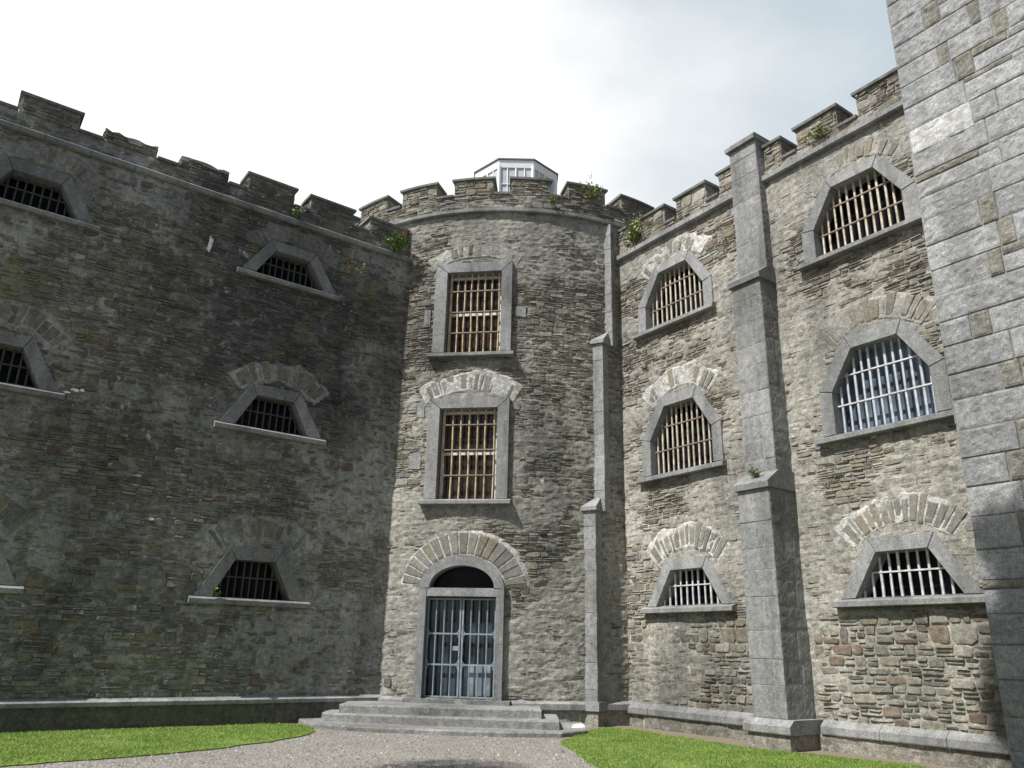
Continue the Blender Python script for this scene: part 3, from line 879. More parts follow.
# plinth
mb = MB()
mb.sweep(ST, np.linspace(-3.6, DC - 1.26, 6), [(-.05, .36), (.14, .36), (.15, .38), (.15, .48), (.02, .54), (-.05, .54)])
pb = mb.build('plinth', M['dressed'], tw, fixn=True)
mb = MB()
mb.sweep(ST, np.linspace(DC + 1.26, 3.2, 10), [(-.05, .34), (.14, .34), (.15, .36), (.15, .48), (.02, .54), (-.05, .54)])
pb = mb.build('plinth', M['dressed'], tw, fixn=True)
mb = MB(); backing(mb, ST, -3.7, 3.2, -.1, .37, [], sd=177, st=.06, lo=.08, amp=.02, mi=0); mb.build('footing', M['plinth_right'], pb)

# corner buttress: stepped shaft set diagonally where the tower meets the right wing
bu = MB()
A = np.array([1.86, 19.85, 0]); Q = np.array([2.14, 19.69, 0]); B = np.array([2.87, 20.44, 0])
f1 = (Q - A) / np.linalg.norm(Q - A); n1 = np.array([f1[1], -f1[0], 0]); n1 = n1 if n1[1] < 0 else -n1
sdir = -n1                                                   # along the dark flank, into the corner
fl_n = f1                                                    # flank normal faces right
rg = random.Random(9)
secs = [(.30, 5.0, 0.0, .02), (5.0, 9.55, .23, .19), (9.55, 13.30, .54, .36)]      # z0,z1, set back along flank, shift of left edge
caplist = []
for q, (z0, z1, bk, sh) in enumerate(secs):
    Qk = Q + sdir * bk + f1 * sh
    wl = .50
    Sf = Plane(Qk - f1 * wl, f1, n1)
    Sd = Plane(Qk, sdir, fl_n)
    ashlar(bu, Sf, 0, wl, z0, z1, rg, hs=(.40, .62), ls=(.6, .7), mi=0, rough=0)
    ashlar(bu, Sd, 0, 1.5 - bk, z0, z1, rg, hs=(.40, .62), ls=(.35, .8), mi=0, rough=0)
    core = [Qk - f1 * wl - n1 * .009, Qk - f1 * .009 - n1 * .009, Qk - f1 * .009 + sdir * (1.5 - bk), Qk - f1 * wl + sdir * 1.5]
    V = [(p[0], p[1], z0) for p in core] + [(p[0], p[1], z1) for p in core]
    bu.add(V, [(4, 5, 6, 7)] + [(i, (i + 1) % 4, 4 + (i + 1) % 4, 4 + i) for i in range(4)], 1)
    if q < 2:                                                # sloped weathering
        Qn = Qk
        L = Qk - f1 * .52 + n1 * .06; Rr = Qk + f1 * .05 + n1 * .06; Rb = Qk + f1 * .05 + sdir * .9; Lb = Qk - f1 * .52 + sdir * .9
        rise = .42
        L2, R2 = Qk - f1 * .52 + sdir * (.32), Qk + f1 * .05 + sdir * (.32)
        V = [(*L[:2], z1), (*Rr[:2], z1), (*Rb[:2], z1), (*Lb[:2], z1), (*L[:2], z1 + .10), (*Rr[:2], z1 + .10), (*R2[:2], z1 + rise), (*L2[:2], z1 + rise), (*Rb[:2], z1 + rise), (*Lb[:2], z1 + rise)]
        caps = MB(); caplist.append(caps); caps.add(V, [(0, 1, 5, 4), (4, 5, 6, 7), (7, 6, 8, 9), (1, 2, 8, 6, 5), (0, 4, 7, 9, 3), (3, 2, 1, 0)])
bo = bu.build('buttress', [M['ashlar'], M['joint']], tw)
for caps in caplist: caps.build('weathering', M['dressed'], bo, fixn=True)
mb = MB()
Lx, Rx, Bx = Q - f1 * .62 + n1 * .12, Q + f1 * .10 + n1 * .12, Q + f1 * .10 + sdir * 1.5
Cx = Lx + sdir * 1.6
for (z0, z1, o) in ((.34, .54, .0), (-.1, .34, -.05)):
    k_ = [Lx - n1 * -o, Rx + f1 * o - n1 * -o, Bx + f1 * o, Cx]
    V = [(p[0], p[1], z0) for p in k_] + [(p[0], p[1], z1) for p in k_]
    mb.add(V, [(4, 5, 6, 7)] + [(i, (i + 1) % 4, 4 + (i + 1) % 4, 4 + i) for i in range(4)], 0 if z0 > 0 else 1)
mb.build('buttress_base', [M['dressed'], M['plinth_right']], bo, fixn=True)

# ================================================================== RIGHT WING
U0R, U1R = -16.6, -2.0
rw = empty('prison_wing', SR.P(-9, 0, 0), 'sunlit pale rubble wing with cream barred windows and a stepped stone pier', 'prison wing')
ws = []
for uc in (-12.88, -7.72):
    o, i = trap(uc, 2.68, 3.76, 1.30, .63, 1.0, .49, 3.50); ws.append((o, i, uc, 2.68, 3.76, 0))
    o, i = hexa(uc, 5.84, 6.80, 7.82, 1.29, .61, 1.0, .48, 6.72, 7.54); ws.append((o, i, uc, 5.84, 7.82, 1))
    o, i = hexa(uc, 9.76, 10.50, 11.50, 1.29, .61, 1.0, .48, 10.44, 11.26); ws.append((o, i, uc, 9.76, 11.50, 2))
holesR = [mid(o, i) for o, i, *_ in ws]
archR = [sector(uc + .03, b + .02, 1.3, (.50, .44, .34)[lev], 43, (.22, .16, .12)[lev]) for (o, i, uc, a, b, lev) in ws]
pier = [(-10.62, .5), (-9.84, .5), (-9.84, 12.3), (-10.62, 12.3)]
mb = MB(); rg = random.Random(5)
cover = lambda U, V: .14 * np.exp(-((U + 13.7) / .8) ** 2 - ((V - 1.5) / 1.1) ** 2) + .09 * np.exp(-((U + 11.0) / .45) ** 2) + .10 * np.exp(-((U + 9.3) / .5) ** 2) + .10 * np.clip((V - 11.2) / .6, 0, 1) + .08 * np.exp(-((V - 4.9) / .9) ** 2) - .18 * np.exp(-((V - 1.4) / 1.0) ** 2) * (U > -9.0)
stones(mb, SR, U0R, -5.0, .48, 2.45, holesR + [pier] + archR, rg, hb=(.10, .22), lb=(.16, .46), joint=.034, split=(.5, .4, .1), sd=8, dmax=.024, warp=.03)
stones(mb, SR, U0R, -5.0, 2.45, 12.24, holesR + [pier] + archR, rg, hb=(.07, .17), lb=(.14, .44), joint=.015, sd=8, dmax=.022, warp=.05)
backing(mb, SR, U0R, -5.0, .40, 12.3, holesR + [pier], sd=91, cov=(.43, .62), covfn=cover)
mb.build('wall', [M['rubble_right'], M['mortar_right']], rw)
for q, (o, i, uc, a, b, lev) in enumerate(ws):
    near = uc > -9
    bm_ = M['bar_white'] if (near and lev < 2) or lev == 0 else M['bar_cream']
    bm_ = M['bar_blue'] if near and lev == 1 else bm_
    pm = M['glass_sky'] if near and lev == 1 else M['glass_dark']
    cr = [a + .47] if lev == 0 else [a + .62, a + 1.22] if lev == 1 else [a + .56, a + 1.12]
    window(rw, SR, o, i, M['dressed'], a, 12 if lev else 11, cr, bm_, pm, r=.026, d=-.15, bend=.006, crossmat=(M['bar_white'] if near and lev < 2 else M['bar_cross'] if lev else bm_), sill=(uc - 1.42, uc + 1.36))
    arch_obj(rw, SR, uc + .03, b + .02, [M['voussoir'], M['mortar_right'] if near and lev else M['lime']], seed=200 + q * 5, lime=(1.0, .7, .45)[lev], th=(.50, .44, .34)[lev], rise=(.22, .16, .12)[lev], gap=.035)
string_course(rw, SR, [(U0R, -10.62), (-9.84, -5.0)], 12.20, M['dressed'], h=.22, proj=.15)
mr = [(-16.1, -15.2 - .35), (-15.25, -14.58), (-14.10, -13.10), (-12.66, -11.66), (-11.20, -10.64), (-9.82, -9.36), (-8.92, -7.90), (-7.41, -6.35), (-5.85, -5.05)]
mr = mr[1:]
ed = [U0R] + [x for m in mr for x in m] + [-5.0]
parapet(rw, SR, U0R, -5.0, 12.42, 12.60, TH, [M['rubble_right'], M['mortar_right']], [(ed[i], ed[i + 1]) for i in range(0, len(ed), 2) if ed[i + 1] - ed[i] > .2 and i > 0 and not (-10.7 < ed[i] < -9.8)], M['coping'], sd=231)
for q, (a, b) in enumerate(mr):
    merlon(rw, SR, a, b, 12.60, 13.16, TH, [M['rubble_right'], M['mortar_right']], .08, M['coping'], sd=240 + q, hb=(.12, .26))
for (ua, ub) in ((U0R + 1.3, -10.78), (-9.66, -5.0)):
    mb = MB()
    n = int((ub - ua) / 1.1); e = np.linspace(ua, ub, n + 1)
    for i in range(n):
        j = RNG.uniform(-.005, .005)
        mb.sweep(SR, [e[i] + .004, e[i + 1] - .004], [(-.05, .28), (.15 + j, .28), (.16 + j, .30), (.16 + j, .42), (.02, .53), (-.05, .53)])
    pb = mb.build('plinth', M['dressed'], rw, fixn=True)
mb = MB(); backing(mb, SR, U0R, -5.0, -.1, .30, [], sd=277, st=.06, lo=.09, amp=.025, mi=0); mb.build('footing', M['plinth_right'], pb)
body(rw, [xy(SR, -19, -.46), xy(SR, U1R, -.46), xy(SR, U1R, -8), xy(SR, -19, -8)], 0, 12.4, M['room'], 'building_core')
# big stepped pier
mb = MB(); cps = []; rg = random.Random(19)
PU0, PU1 = -10.62, -9.84
stages = [(.53, 4.86, .85), (5.0, 9.6, .55), (9.72, 13.36, .26)]
for q, (z0, z1, p) in enumerate(stages):
    Sf = Plane(SR.P(0, 0, p), dR, nR)
    ashlar(mb, Sf, PU0, PU1, z0, z1, rg, hs=(.42, .66), ls=(.42, .8), mi=0, rough=.010, joint=.011, bev=.007, res=.05)
    Sr = Plane(SR.P(PU1, 0, p), -nR, dR)
    depth = p + (.1 if q < 2 else .75)
    ashlar(mb, Sr, 0, depth, z0, z1, rg, hs=(.42, .66), ls=(.3, .7), mi=0, rough=.010, joint=.011, bev=.007, res=.05)
    Sl = Plane(SR.P(PU0, 0, -(.1 if q < 2 else .65)), nR, -dR)
    ashlar(mb, Sl, 0, p + (.1 if q < 2 else .65), z0, z1, rg, hs=(.42, .66), ls=(.3, .7), mi=0)
    mb.box(SR, PU0 + .006, PU1 - .006, z0 - .02, z1 + .1, -.4, p - .006, 1)
    cp = MB(); cps.append(cp)
    if q < 2:
        pn = stages[q + 1][2]; zt = stages[q + 1][0] + .26
        cp.sweep(SR, [PU0 - .06, PU1 + .05], [(-.02, z1), (p + .07, z1), (p + .08, z1 + .12), (pn - .01, zt), (-.02, zt)])
    else:
        cp.sweep(SR, [PU0 - .06, PU1 + .03], [(-.78, z1), (p + .09, z1), (p + .10, z1 + .10), (p + .05, z1 + .16), (-.78, z1 + .16)])
po = mb.build('pier', [M['ashlar'], M['joint_light']], rw)
for q, cp in enumerate(cps): cp.build('weathering' if q < 2 else 'coping', M['dressed'], po, fixn=True)
mb = MB()
mb.sweep(SR, [PU0 - .14, PU1 + .14], [(-.05, .28), (.99, .28), (1.0, .30), (1.0, .42), (.86, .53), (-.05, .53)], 0)
mb.box(SR, PU0 - .08, PU1 + .08, -.1, .28, -.05, .94, 1)
mb.build('pier_base', [M['dressed'], M['plinth_right']], po, fixn=True)

# ================================================================== NEAR CORNER TOWER
ct = empty('corner_tower', SR.P(-4, 0, 1), 'tall square corner tower of large pale rock faced blocks at the right edge', 'tower')
p_ = 1.0
SF = Plane(SR.P(0, 0, p_), dR, nR); CU0, CU1 = -6.0, -1.6
mb = MB(); rg = random.Random(23)
ashlar(mb, SF, CU0, CU1, -.1, 15.8, rg, hs=(.44, .53), ls=(.9, 1.7), rough=.034, joint=.010, bev=.010, mi=0, sneck=(.55, 2), dvar=.012, res=.035, off=1)
SS = Plane(SR.P(CU0, 0, -3), nR, -dR)
ashlar(mb, SS, 0, 3 + p_, -.1, 15.8, rg, hs=(.40, .56), ls=(.55, 1.15), rough=.025, joint=.014, mi=0, res=.09)
mb.box(SR, CU0 + .014, CU1, -.1, 15.75, -3, p_ - .014, 1)
mb.build('wall', [M['corner_block'], M['joint'], M['corner_snecks']], ct)
for (nm, ua, ub, va, vb, mm) in (('pale_block', -5.96, -4.86, 10.42, 10.93, (.50, .50, .495)), ('rusty_block', -3.75, -3.3, 8.55, 8.95, (.29, .22, .15))):
    mb = MB(); ashlar(mb, SF, ua, ub, va, vb, rg, hs=(vb - va, vb - va + .001), ls=(3, 3.1), rough=.03, joint=.004, d=.022, res=.035)
    tag(mb.build(nm, masonry_mat(nm, [(0, mm), (1, mm)], stain=(.8, 1.05), speck=.2, bumps=(.9, .012), bs=26), ct), 'bright white block set among the grey ones' if nm[0] == 'p' else 'rust brown block set among the grey ones')
mb = MB(); mb.box(SR, CU0 - .1, CU1 + .1, 15.8, 16.0, -3.1, p_ + .1); mb.build('coping', M['dressed'], ct)

# ================================================================== ROOF LANTERN
lc = np.array([-.02, 25.45, 0.0])
la = empty('roof_lantern', lc + np.array([0, 0, 13.6]), 'white framed glass octagonal lantern rising behind the tower battlements', 'roof lantern')
ap = 1.45; rad = ap / math.cos(PI / 8)
fr = [-PI / 2 + PI / 8 + i * PI / 4 for i in range(8)]
def oc(r, z): return [(lc[0] + r * math.cos(a), lc[1] + r * math.sin(a), z) for a in fr]
ze = 18.15
mb = MB(); mb.add(oc(rad - .12, 13.6) + oc(rad - .02, ze - .28), [(i, (i + 1) % 8, 8 + (i + 1) % 8, 8 + i) for i in range(8)]); mb.build('glazing', M['glass_lantern'], la)
mb = MB(); fm_ = MB()
lo_, hi_ = oc(rad - .10, 13.6), oc(rad, ze - .28)
for i in range(8):
    j = (i + 1) % 8
    a0, a1, b0, b1 = [np.array(x) for x in (lo_[i], lo_[j], hi_[i], hi_[j])]
    fm_.tube(a0, b0, .07, 6)
    for f in (.25, .5, .75):
        fm_.tube(a0 + (a1 - a0) * f, b0 + (b1 - b0) * f, .022 if abs(f - .5) > .05 else .036, 4)
    for g_ in (.50, .83):
        fm_.tube(a0 + (b0 - a0) * g_, a1 + (b1 - a1) * g_, .024, 4)
fm_.build('glazing_bar', M['fascia'], la)
mb = MB(); mb.add(oc(rad + .02, ze - .34) + oc(rad + .06, ze - .06) + oc(rad - .3, ze - .34), [(i, (i + 1) % 8, 8 + (i + 1) % 8, 8 + i) for i in range(8)] + [((i + 1) % 8, i, 16 + i, 16 + (i + 1) % 8) for i in range(8)]); mb.build('fascia', M['fascia'], la)
mb = MB(); mb.add(oc(rad + .02, ze - .06) + oc(rad + .10, ze - .05) + oc(rad + .10, ze) + [(lc[0], lc[1], ze + .45)], [(i, (i + 1) % 8, 8 + (i + 1) % 8, 8 + i) for i in range(8)] + [(8 + i, 8 + (i + 1) % 8, 16 + (i + 1) % 8, 16 + i) for i in range(8)] + [(16 + i, 16 + (i + 1) % 8, 24) for i in range(8)]); mb.build('roof', M['lead'], la)

# ================================================================== STEPS
st = empty('entrance_steps', (-1.3, 18.3, 0), 'three broad worn grey stone steps leading to the barred tower door', 'steps')


def step(front, z0, z1, yb, name='step', seed=0):
    rg = random.Random(seed)
    pts = []
    for (x0, y0), (x1, y1) in zip(front[:-1], front[1:]):
        n = max(1, int(math.hypot(x1 - x0, y1 - y0) / .35))
        for i in range(n):
            t = i / n; pts.append((x0 + (x1 - x0) * t, y0 + (y1 - y0) * t))
    pts.append(front[-1])
    pts = [(x + rg.uniform(-.006, .006), y + rg.uniform(-.010, .010)) for x, y in pts]
    full = pts + [(front[-1][0], yb), (front[0][0], yb)]
    cx = sum(p[0] for p in full) / len(full); cy = (pts[len(pts) // 2][1] + yb) / 2
    ins = lambda p, e: (p[0] + (cx - p[0]) / max(abs(cx - p[0]), .01) * min(e, abs(cx - p[0])) * (1 if p in (full[0], full[-1], full[-2]) else .0), p[1] + (e if p[1] < yb - .01 else 0))
    n = len(full)
    V = [(x, y, z0) for x, y in full] + [(x, y, z1 - .025) for x, y in full] + [(*ins(p, .022), z1 + rg.uniform(-.004, .003)) for p in full]
    F = [tuple(2 * n + i for i in range(n))] + [(r + i, r + (i + 1) % n, r + n + (i + 1) % n, r + n + i) for r in (0, n) for i in range(n)]
    mb = MB(); mb.add(V, F)
    return mb


step([(-4.55, 18.9), (-4.1, 17.95), (-2.9, 17.42), (-1.2, 17.08), (.2, 17.02), (1.15, 17.15), (1.70, 17.75), (1.78, 19.6)], -.1, .10, 19.9, seed=1).build('step', M['step'], st)
step([(-3.98, 19.4), (-3.95, 18.42), (-1.33, 17.88), (1.13, 17.62), (1.18, 19.3)], .08, .27, 19.9, seed=2).build('step', M['step'], st)
step([(-3.64, 19.5), (-3.60, 18.52), (-1.35, 18.28), (.78, 18.10), (.80, 19.5)], .25, .44, 19.9, seed=3).build('step', M['step'], st)

# ================================================================== GROUND
mb = MB(); mb.add([(-220, -220, 0), (220, -220, 0), (220, 220, 0), (-220, 220, 0)], [(0, 1, 2, 3)])
tag(mb.build('ground', M['gravel']), kind='structure')
lawnL = [(-9.9, 8.0), (-7.6, 10.9), (-6.8, 11.79), (-6.11, 12.41), (-5.35, 13.25), (-4.81, 13.98), (-4.35, 14.8), (-4.02, 15.55), (-3.80, 16.5), (-3.80, 17.35), (-4.1, 18.2), (-4.75, 18.75), (-7.0, 17.12), (-9.0, 15.65), (-14.6, 11.5), (-13.6, 6)]
lawnR = [(1.06, 16.1), (1.15, 15.2), (1.25, 14.4), (1.36, 13.3), (1.6, 11.8), (2.2, 9.5), (7.5, 9.5), (7.4, 11.5), (6.72, 13.9), (5.75, 14.75), (4.68, 15.75), (3.9, 17.2), (3.0, 18.9), (2.55, 19.35), (2.16, 19.25), (1.8, 18.5), (1.51, 17.5), (1.22, 16.7)]


def smooth_poly(p, k=2):
    for _ in range(k):
        q = []
        for a, b in zip(p, p[1:] + p[:1]):
            q += [(a[0] * .75 + b[0] * .25, a[1] * .75 + b[1] * .25), (a[0] * .25 + b[0] * .75, a[1] * .25 + b[1] * .75)]
        p = q
    return p


def lawn(poly, seed, nblade, name):
    p = smooth_poly(poly, 2)
    q = []
    for a_, b_ in zip(p, p[1:] + p[:1]):
        k_ = max(1, int(math.hypot(b_[0] - a_[0], b_[1] - a_[1]) / .06))
        q += [(a_[0] + (b_[0] - a_[0]) * i / k_, a_[1] + (b_[1] - a_[1]) * i / k_) for i in range(k_)]
    p = [(x + .22 * float(fbm(x * 2.5, y * 2.5, seed, 4) - .5), y + .22 * float(fbm(x * 2.5 + 9, y * 2.5, seed, 4) - .5)) for x, y in q]
    from mathutils.geometry import tessellate_polygon
    mb = MB(); n = len(p)
    tris = tessellate_polygon([[Vector((x, y, 0)) for x, y in p]])
    V = [(x, y, .02) for x, y in p] + [(x, y, -.05) for x, y in p]
    mb.add(V, [tuple(t) for t in tris] + [(i, (i + 1) % n, n + (i + 1) % n, n + i) for i in range(n)])
    tag(mb.build('lawn', M['turf'], fixn=True), kind='structure')
    rs = np.random.RandomState(seed); P = np.array(p)
    x0, y0 = P.min(0); x1, y1 = P.max(0)
    x = rs.uniform(x0, x1, nblade * 3); y = rs.uniform(y0, y1, nblade * 3)
    ok = in_poly(x, y, p)
    ok &= rs.uniform(0, 1, len(x)) < np.clip(.35 + 2.2 * (fbm(x * 1.1, y * 1.1, seed + 3, 4) - .25), .25, 1)
    x, y = x[ok][:nblade], y[ok][:nblade]; n = len(x)
    a = rs.uniform(0, 2 * PI, n); h = rs.uniform(.012, .034, n) * (.7 + .6 * vn(x * .8, y * .8, seed)); w = rs.uniform(.006, .012, n)
    lx, ly = rs.normal(0, .022, n), rs.normal(0, .022, n)
    V = np.zeros((n, 3, 3)); ca, sa = np.cos(a), np.sin(a)
    V[:, 0] = np.stack([x - w * ca, y - w * sa, np.full(n, .015)], 1); V[:, 1] = np.stack([x + w * ca, y + w * sa, np.full(n, .015)], 1)
    V[:, 2] = np.stack([x + lx, y + ly, .02 + h], 1)
    g = MB(); g.v = [V.reshape(-1, 3)]; g.n = 3 * n; g.f = [(3 * i, 3 * i + 1, 3 * i + 2) for i in range(n)]; g.m = [0] * n
    tag(g.build('grass', M['grass']), 'short bright green grass of the lawn ' + name, 'grass', kind='stuff')
    return p


lawn(lawnL, 5, 90000, 'below the dark left wing')
lawn(lawnR, 6, 90000, 'below the pale right wing')
# reddish dirt strips along the wall feet
def sheet(name, poly, z, mat):
    from mathutils.geometry import tessellate_polygon
    mb = MB(); tris = tessellate_polygon([[Vector((x, y, 0)) for x, y in poly]])
    mb.add([(x, y, z) for x, y in poly], [tuple(t) for t in tris])
    return tag(mb.build(name, mat, fixn=True), kind='structure')


wallR = [tuple(SR.P(u, 0, .05)[:2]) for u in np.linspace(-15.6, -5.5, 12)]
sheet('soil', wallR + [(7.4, 11.6), (6.5, 13.9), (5.4, 14.8), (4.4, 15.7), (3.6, 17.2), (2.8, 18.6), (2.0, 18.6), (1.3, 17.0), (1.0, 16.9), (1.3, 18.4)], .004, M['dirt'])
wallL_ = [tuple(SL.P(u, 0, .05)[:2]) for u in np.linspace(-4, 9.0, 10)]
sheet('soil', wallL_ + [(-3.9, 18.3), (-4.1, 17.8), (-7.0, 16.5), (-9.0, 15.0), (-14, 11.3)], .004, M['dirt'])
# loose pebbles lying on the path
rs = np.random.RandomState(3); n = 30000
x = rs.uniform(-7, 2.2, n); y = 8.5 + 9.4 * rs.uniform(0, 1, n) ** 1.2
ok = ~in_poly(x, y, smooth_poly(lawnL)) & ~in_poly(x, y, smooth_poly(lawnR)) & (y < 17.1 + .25 * np.abs(x))
x, y = x[ok], y[ok]; n = len(x); r = rs.gamma(3, .0032, n) + .004
base = np.array([(1, 0, 0), (.3, .95, 0), (-.8, .6, 0), (-.8, -.6, 0), (.3, -.95, 0), (.1, .1, .75)])
V = base[None] * r[:, None, None] * rs.uniform(.7, 1.3, (n, 6, 1)); V[..., 0] += x[:, None]; V[..., 1] += y[:, None]
g = MB(); g.v = [V.reshape(-1, 3)]; g.n = 6 * n; g.f = [(6 * i + a, 6 * i + (a + 1) % 5, 6 * i + 5) for i in range(n) for a in range(5)]; g.m = [0] * len(g.f)
tag(g.build('gravel', M['pebble']), 'loose grey and brown gravel covering the path to the steps', 'gravel', kind='stuff')

# white stone beside the steps
mb = MB(); rs = np.random.RandomState(8)
nu_, nv_ = 12, 7
U, Vv = np.meshgrid(np.linspace(0, 2 * PI, nu_ + 1), np.linspace(0, PI / 2, nv_))
rr = 1 + .35 * (fbm(np.cos(U) * 2 + 5, np.sin(U) * 2 + Vv, 4, 3) - .5)
P = np.stack([1.60 + .15 * rr * np.cos(U) * np.cos(Vv), 18.3 + .11 * rr * np.sin(U) * np.cos(Vv), 0.098 + .075 * rr * np.sin(Vv)], -1)
mb.grid(P); tag(mb.build('white_stone', M['white_stone'], smooth=False), 'small pale lump of stone lying on the bottom step near the corner buttress', 'stone')


# ================================================================== PLANTS
def plant(base, nrm, size, label, nleaf, leafmat, flower=None, nfl=0, seed=0, droop=0.0, name='wall_plant', lsz=.05, up=.8, flw=None):
    rg = random.Random(seed); base = np.array(base, float); nrm = np.array(nrm, float)
    root = empty(name, base, label, 'plant', 'weeds rooted in the prison walls')
    t = np.array([-nrm[1], nrm[0], 0.0]); stems, leaves, fl = MB(), MB(), MB()
    tips = []
    for i in range(max(5, nleaf // 14)):
        d = nrm * rg.uniform(.1, .7) + t * rg.uniform(-.8, .8) + UP * rg.uniform(up * .5 - droop, up * 1.3 - droop); d /= np.linalg.norm(d)
        L = size * rg.uniform(.5, 1.0); p0 = base + t * rg.uniform(-.3, .3) * size * .5
        p1 = p0 + d * L * .55; p2 = p1 + (d + UP * rg.uniform(-.1, .3)) * L * .45
        stems.tube(p0, p1, .006, 4); stems.tube(p1, p2, .005, 4, r2=.003); tips.append(p2)
        for q in range(14):
            f = rg.uniform(.1, 1.0); c = p0 + (p1 - p0) * min(1, f / .55) if f < .55 else p1 + (p2 - p1) * (f - .55) / .45
            c = c + np.array([rg.gauss(0, 1) for _ in range(3)]) * size * .07
            a = np.array([rg.gauss(0, 1) for _ in range(3)]); a[2] = abs(a[2]) * .5; a /= np.linalg.norm(a); b = np.cross(a, np.array([rg.gauss(0, 1) for _ in range(3)])); b /= np.linalg.norm(b)
            s = lsz * rg.uniform(.6, 1.5); w = s * .38
            leaves.add([c, c + a * s * .5 + b * w + UP * .1 * s, c + a * s, c + a * s * .5 - b * w], [(0, 1, 2, 3)])
    stems.build('stem', M['stem'], root); leaves.build('foliage', leafmat, root)
    if flower:
        for i in range(nfl):
            c0 = tips[i % len(tips)] + np.array([rg.gauss(0, 1) for _ in range(3)]) * size * .10 + UP * size * .10
            for q in range(14):
                c = c0 + np.array([rg.gauss(0, 1) for _ in range(3)]) * .028
                a = np.array([rg.gauss(0, 1) for _ in range(3)]); a /= np.linalg.norm(a); b = np.cross(a, UP + .1); b /= np.linalg.norm(b); s = .022
                fl.add([c, c + a * s + b * s * .5, c + a * s * 1.6, c + a * s - b * s * .5], [(0, 1, 2, 3)])
        fl.build('flower_head', flower, root)
    return root


plant(SL.P(9.02, 12.20, .12), nL, .62, 'bushy green valerian with pink flowers growing where left battlements meet the tower', 300, M['leaf'], M['petal'], 7, seed=1, lsz=.09)
plant(SL.P(7.75, 11.10, .05), nL, .50, 'thin drooping pink valerian rooted in the dark wall below its string course', 60, M['leaf_yellow'], M['petal'], 5, seed=2, lsz=.06, up=.9)
plant(SL.P(6.15, 12.28, .10), nL, .34, 'small green tuft in a notch of the left battlements', 90, M['leaf'], M['petal_pale'], 2, seed=3, lsz=.06)
plant(ST.P(2.25, 14.05, .06), ST.tangent(2.25).n, .62, 'yellow green weed with dry stalks on the tower battlement right of the lantern', 150, M['leaf_yellow'], M['petal'], 3, seed=4, lsz=.07)
plant(ST.P(1.05, 13.62, .12), ST.tangent(1.05).n, .34, 'low yellowish moss clump on the tower string course under a notch', 130, M['leaf_yellow'], seed=5, lsz=.05, up=.4)
plant(SR.P(-14.15, 12.55, .06), nR, .72, 'bright green weed with pale flowers on the right battlements nearest the tower', 240, M['leaf_yellow'], M['petal_pale'], 5, seed=6, lsz=.08)
plant(SR.P(-8.3, 12.62, .04), nR, .36, 'low olive green cushion of weed on the right battlements beyond the pier', 170, M['leaf_yellow'], seed=7, lsz=.05, up=.3)
plant(SR.P(-10.18, 5.12, .72), nR, .26, 'small green tuft sprouting on the middle ledge of the stone pier', 110, M['leaf'], seed=8, lsz=.05)
plant(SL.P(5.35, 2.62, .12), nL, .22, 'tiny fern at the left end of a dark lower window sill', 60, M['leaf'], seed=9, lsz=.045)


# ================================================================== TREES behind the viewer (their shade falls on the corner tower and the path)
def tree(loc, h, clumps, seed, label):
    rg = np.random.RandomState(seed); root = empty('broadleaf_tree', loc, label, 'tree', 'broadleaf trees of the forecourt')
    loc = np.array(loc, float)
    t = MB(); top = loc + np.array([0, 0, h * .55])
    pts = [loc + np.array([rg.normal(0, .08), rg.normal(0, .08), h * .55 * f]) for f in np.linspace(0, 1, 6)]
    for i in range(5): t.tube(pts[i], pts[i + 1], .38 - .045 * i, 10, r2=.38 - .045 * (i + 1))
    L = MB()
    for (cx, cy, cz, rx, rz, n) in clumps:
        c = np.array([cx, cy, cz]); b = pts[3 + rg.randint(0, 3)]
        m = (b + c) / 2 + np.array([0, 0, -.4]); t.tube(b, m, .15, 7, r2=.10); t.tube(m, c, .10, 6, r2=.04)
        for q in range(6):
            e = c + rg.normal(0, 1, 3) * np.array([rx, rx, rz]) * .5; t.tube(m * .3 + c * .7, e, .045, 5, r2=.012)
        p = rg.normal(0, 1, (n, 3)); p /= np.linalg.norm(p, axis=1)[:, None]; p *= (rg.uniform(0, 1, (n, 1)) ** .45) * np.array([rx, rx, rz])
        keep = np.array([mnoise.noise(Vector(x * .9 + c)) for x in p]) > -.28
        p = p[keep] + c; n = len(p)
        a = rg.normal(0, 1, (n, 3)); a /= np.linalg.norm(a, axis=1)[:, None]; b2 = np.cross(a, rg.normal(0, 1, (n, 3))); b2 /= np.linalg.norm(b2, axis=1)[:, None]
        s = rg.uniform(.09, .17, (n, 1))
        V = np.stack([p, p + a * s * .5 + b2 * s * .35, p + a * s, p + a * s * .5 - b2 * s * .35], 1).reshape(-1, 3)
        o = L.n; L.v.append(V); L.n += 4 * n; L.f += [(o + 4 * i, o + 4 * i + 1, o + 4 * i + 2, o + 4 * i + 3) for i in range(n)]; L.m += [0] * n
    t.build('trunk', M['bark'], root); L.build('crown', M['leaf_tree'], root)
    return root


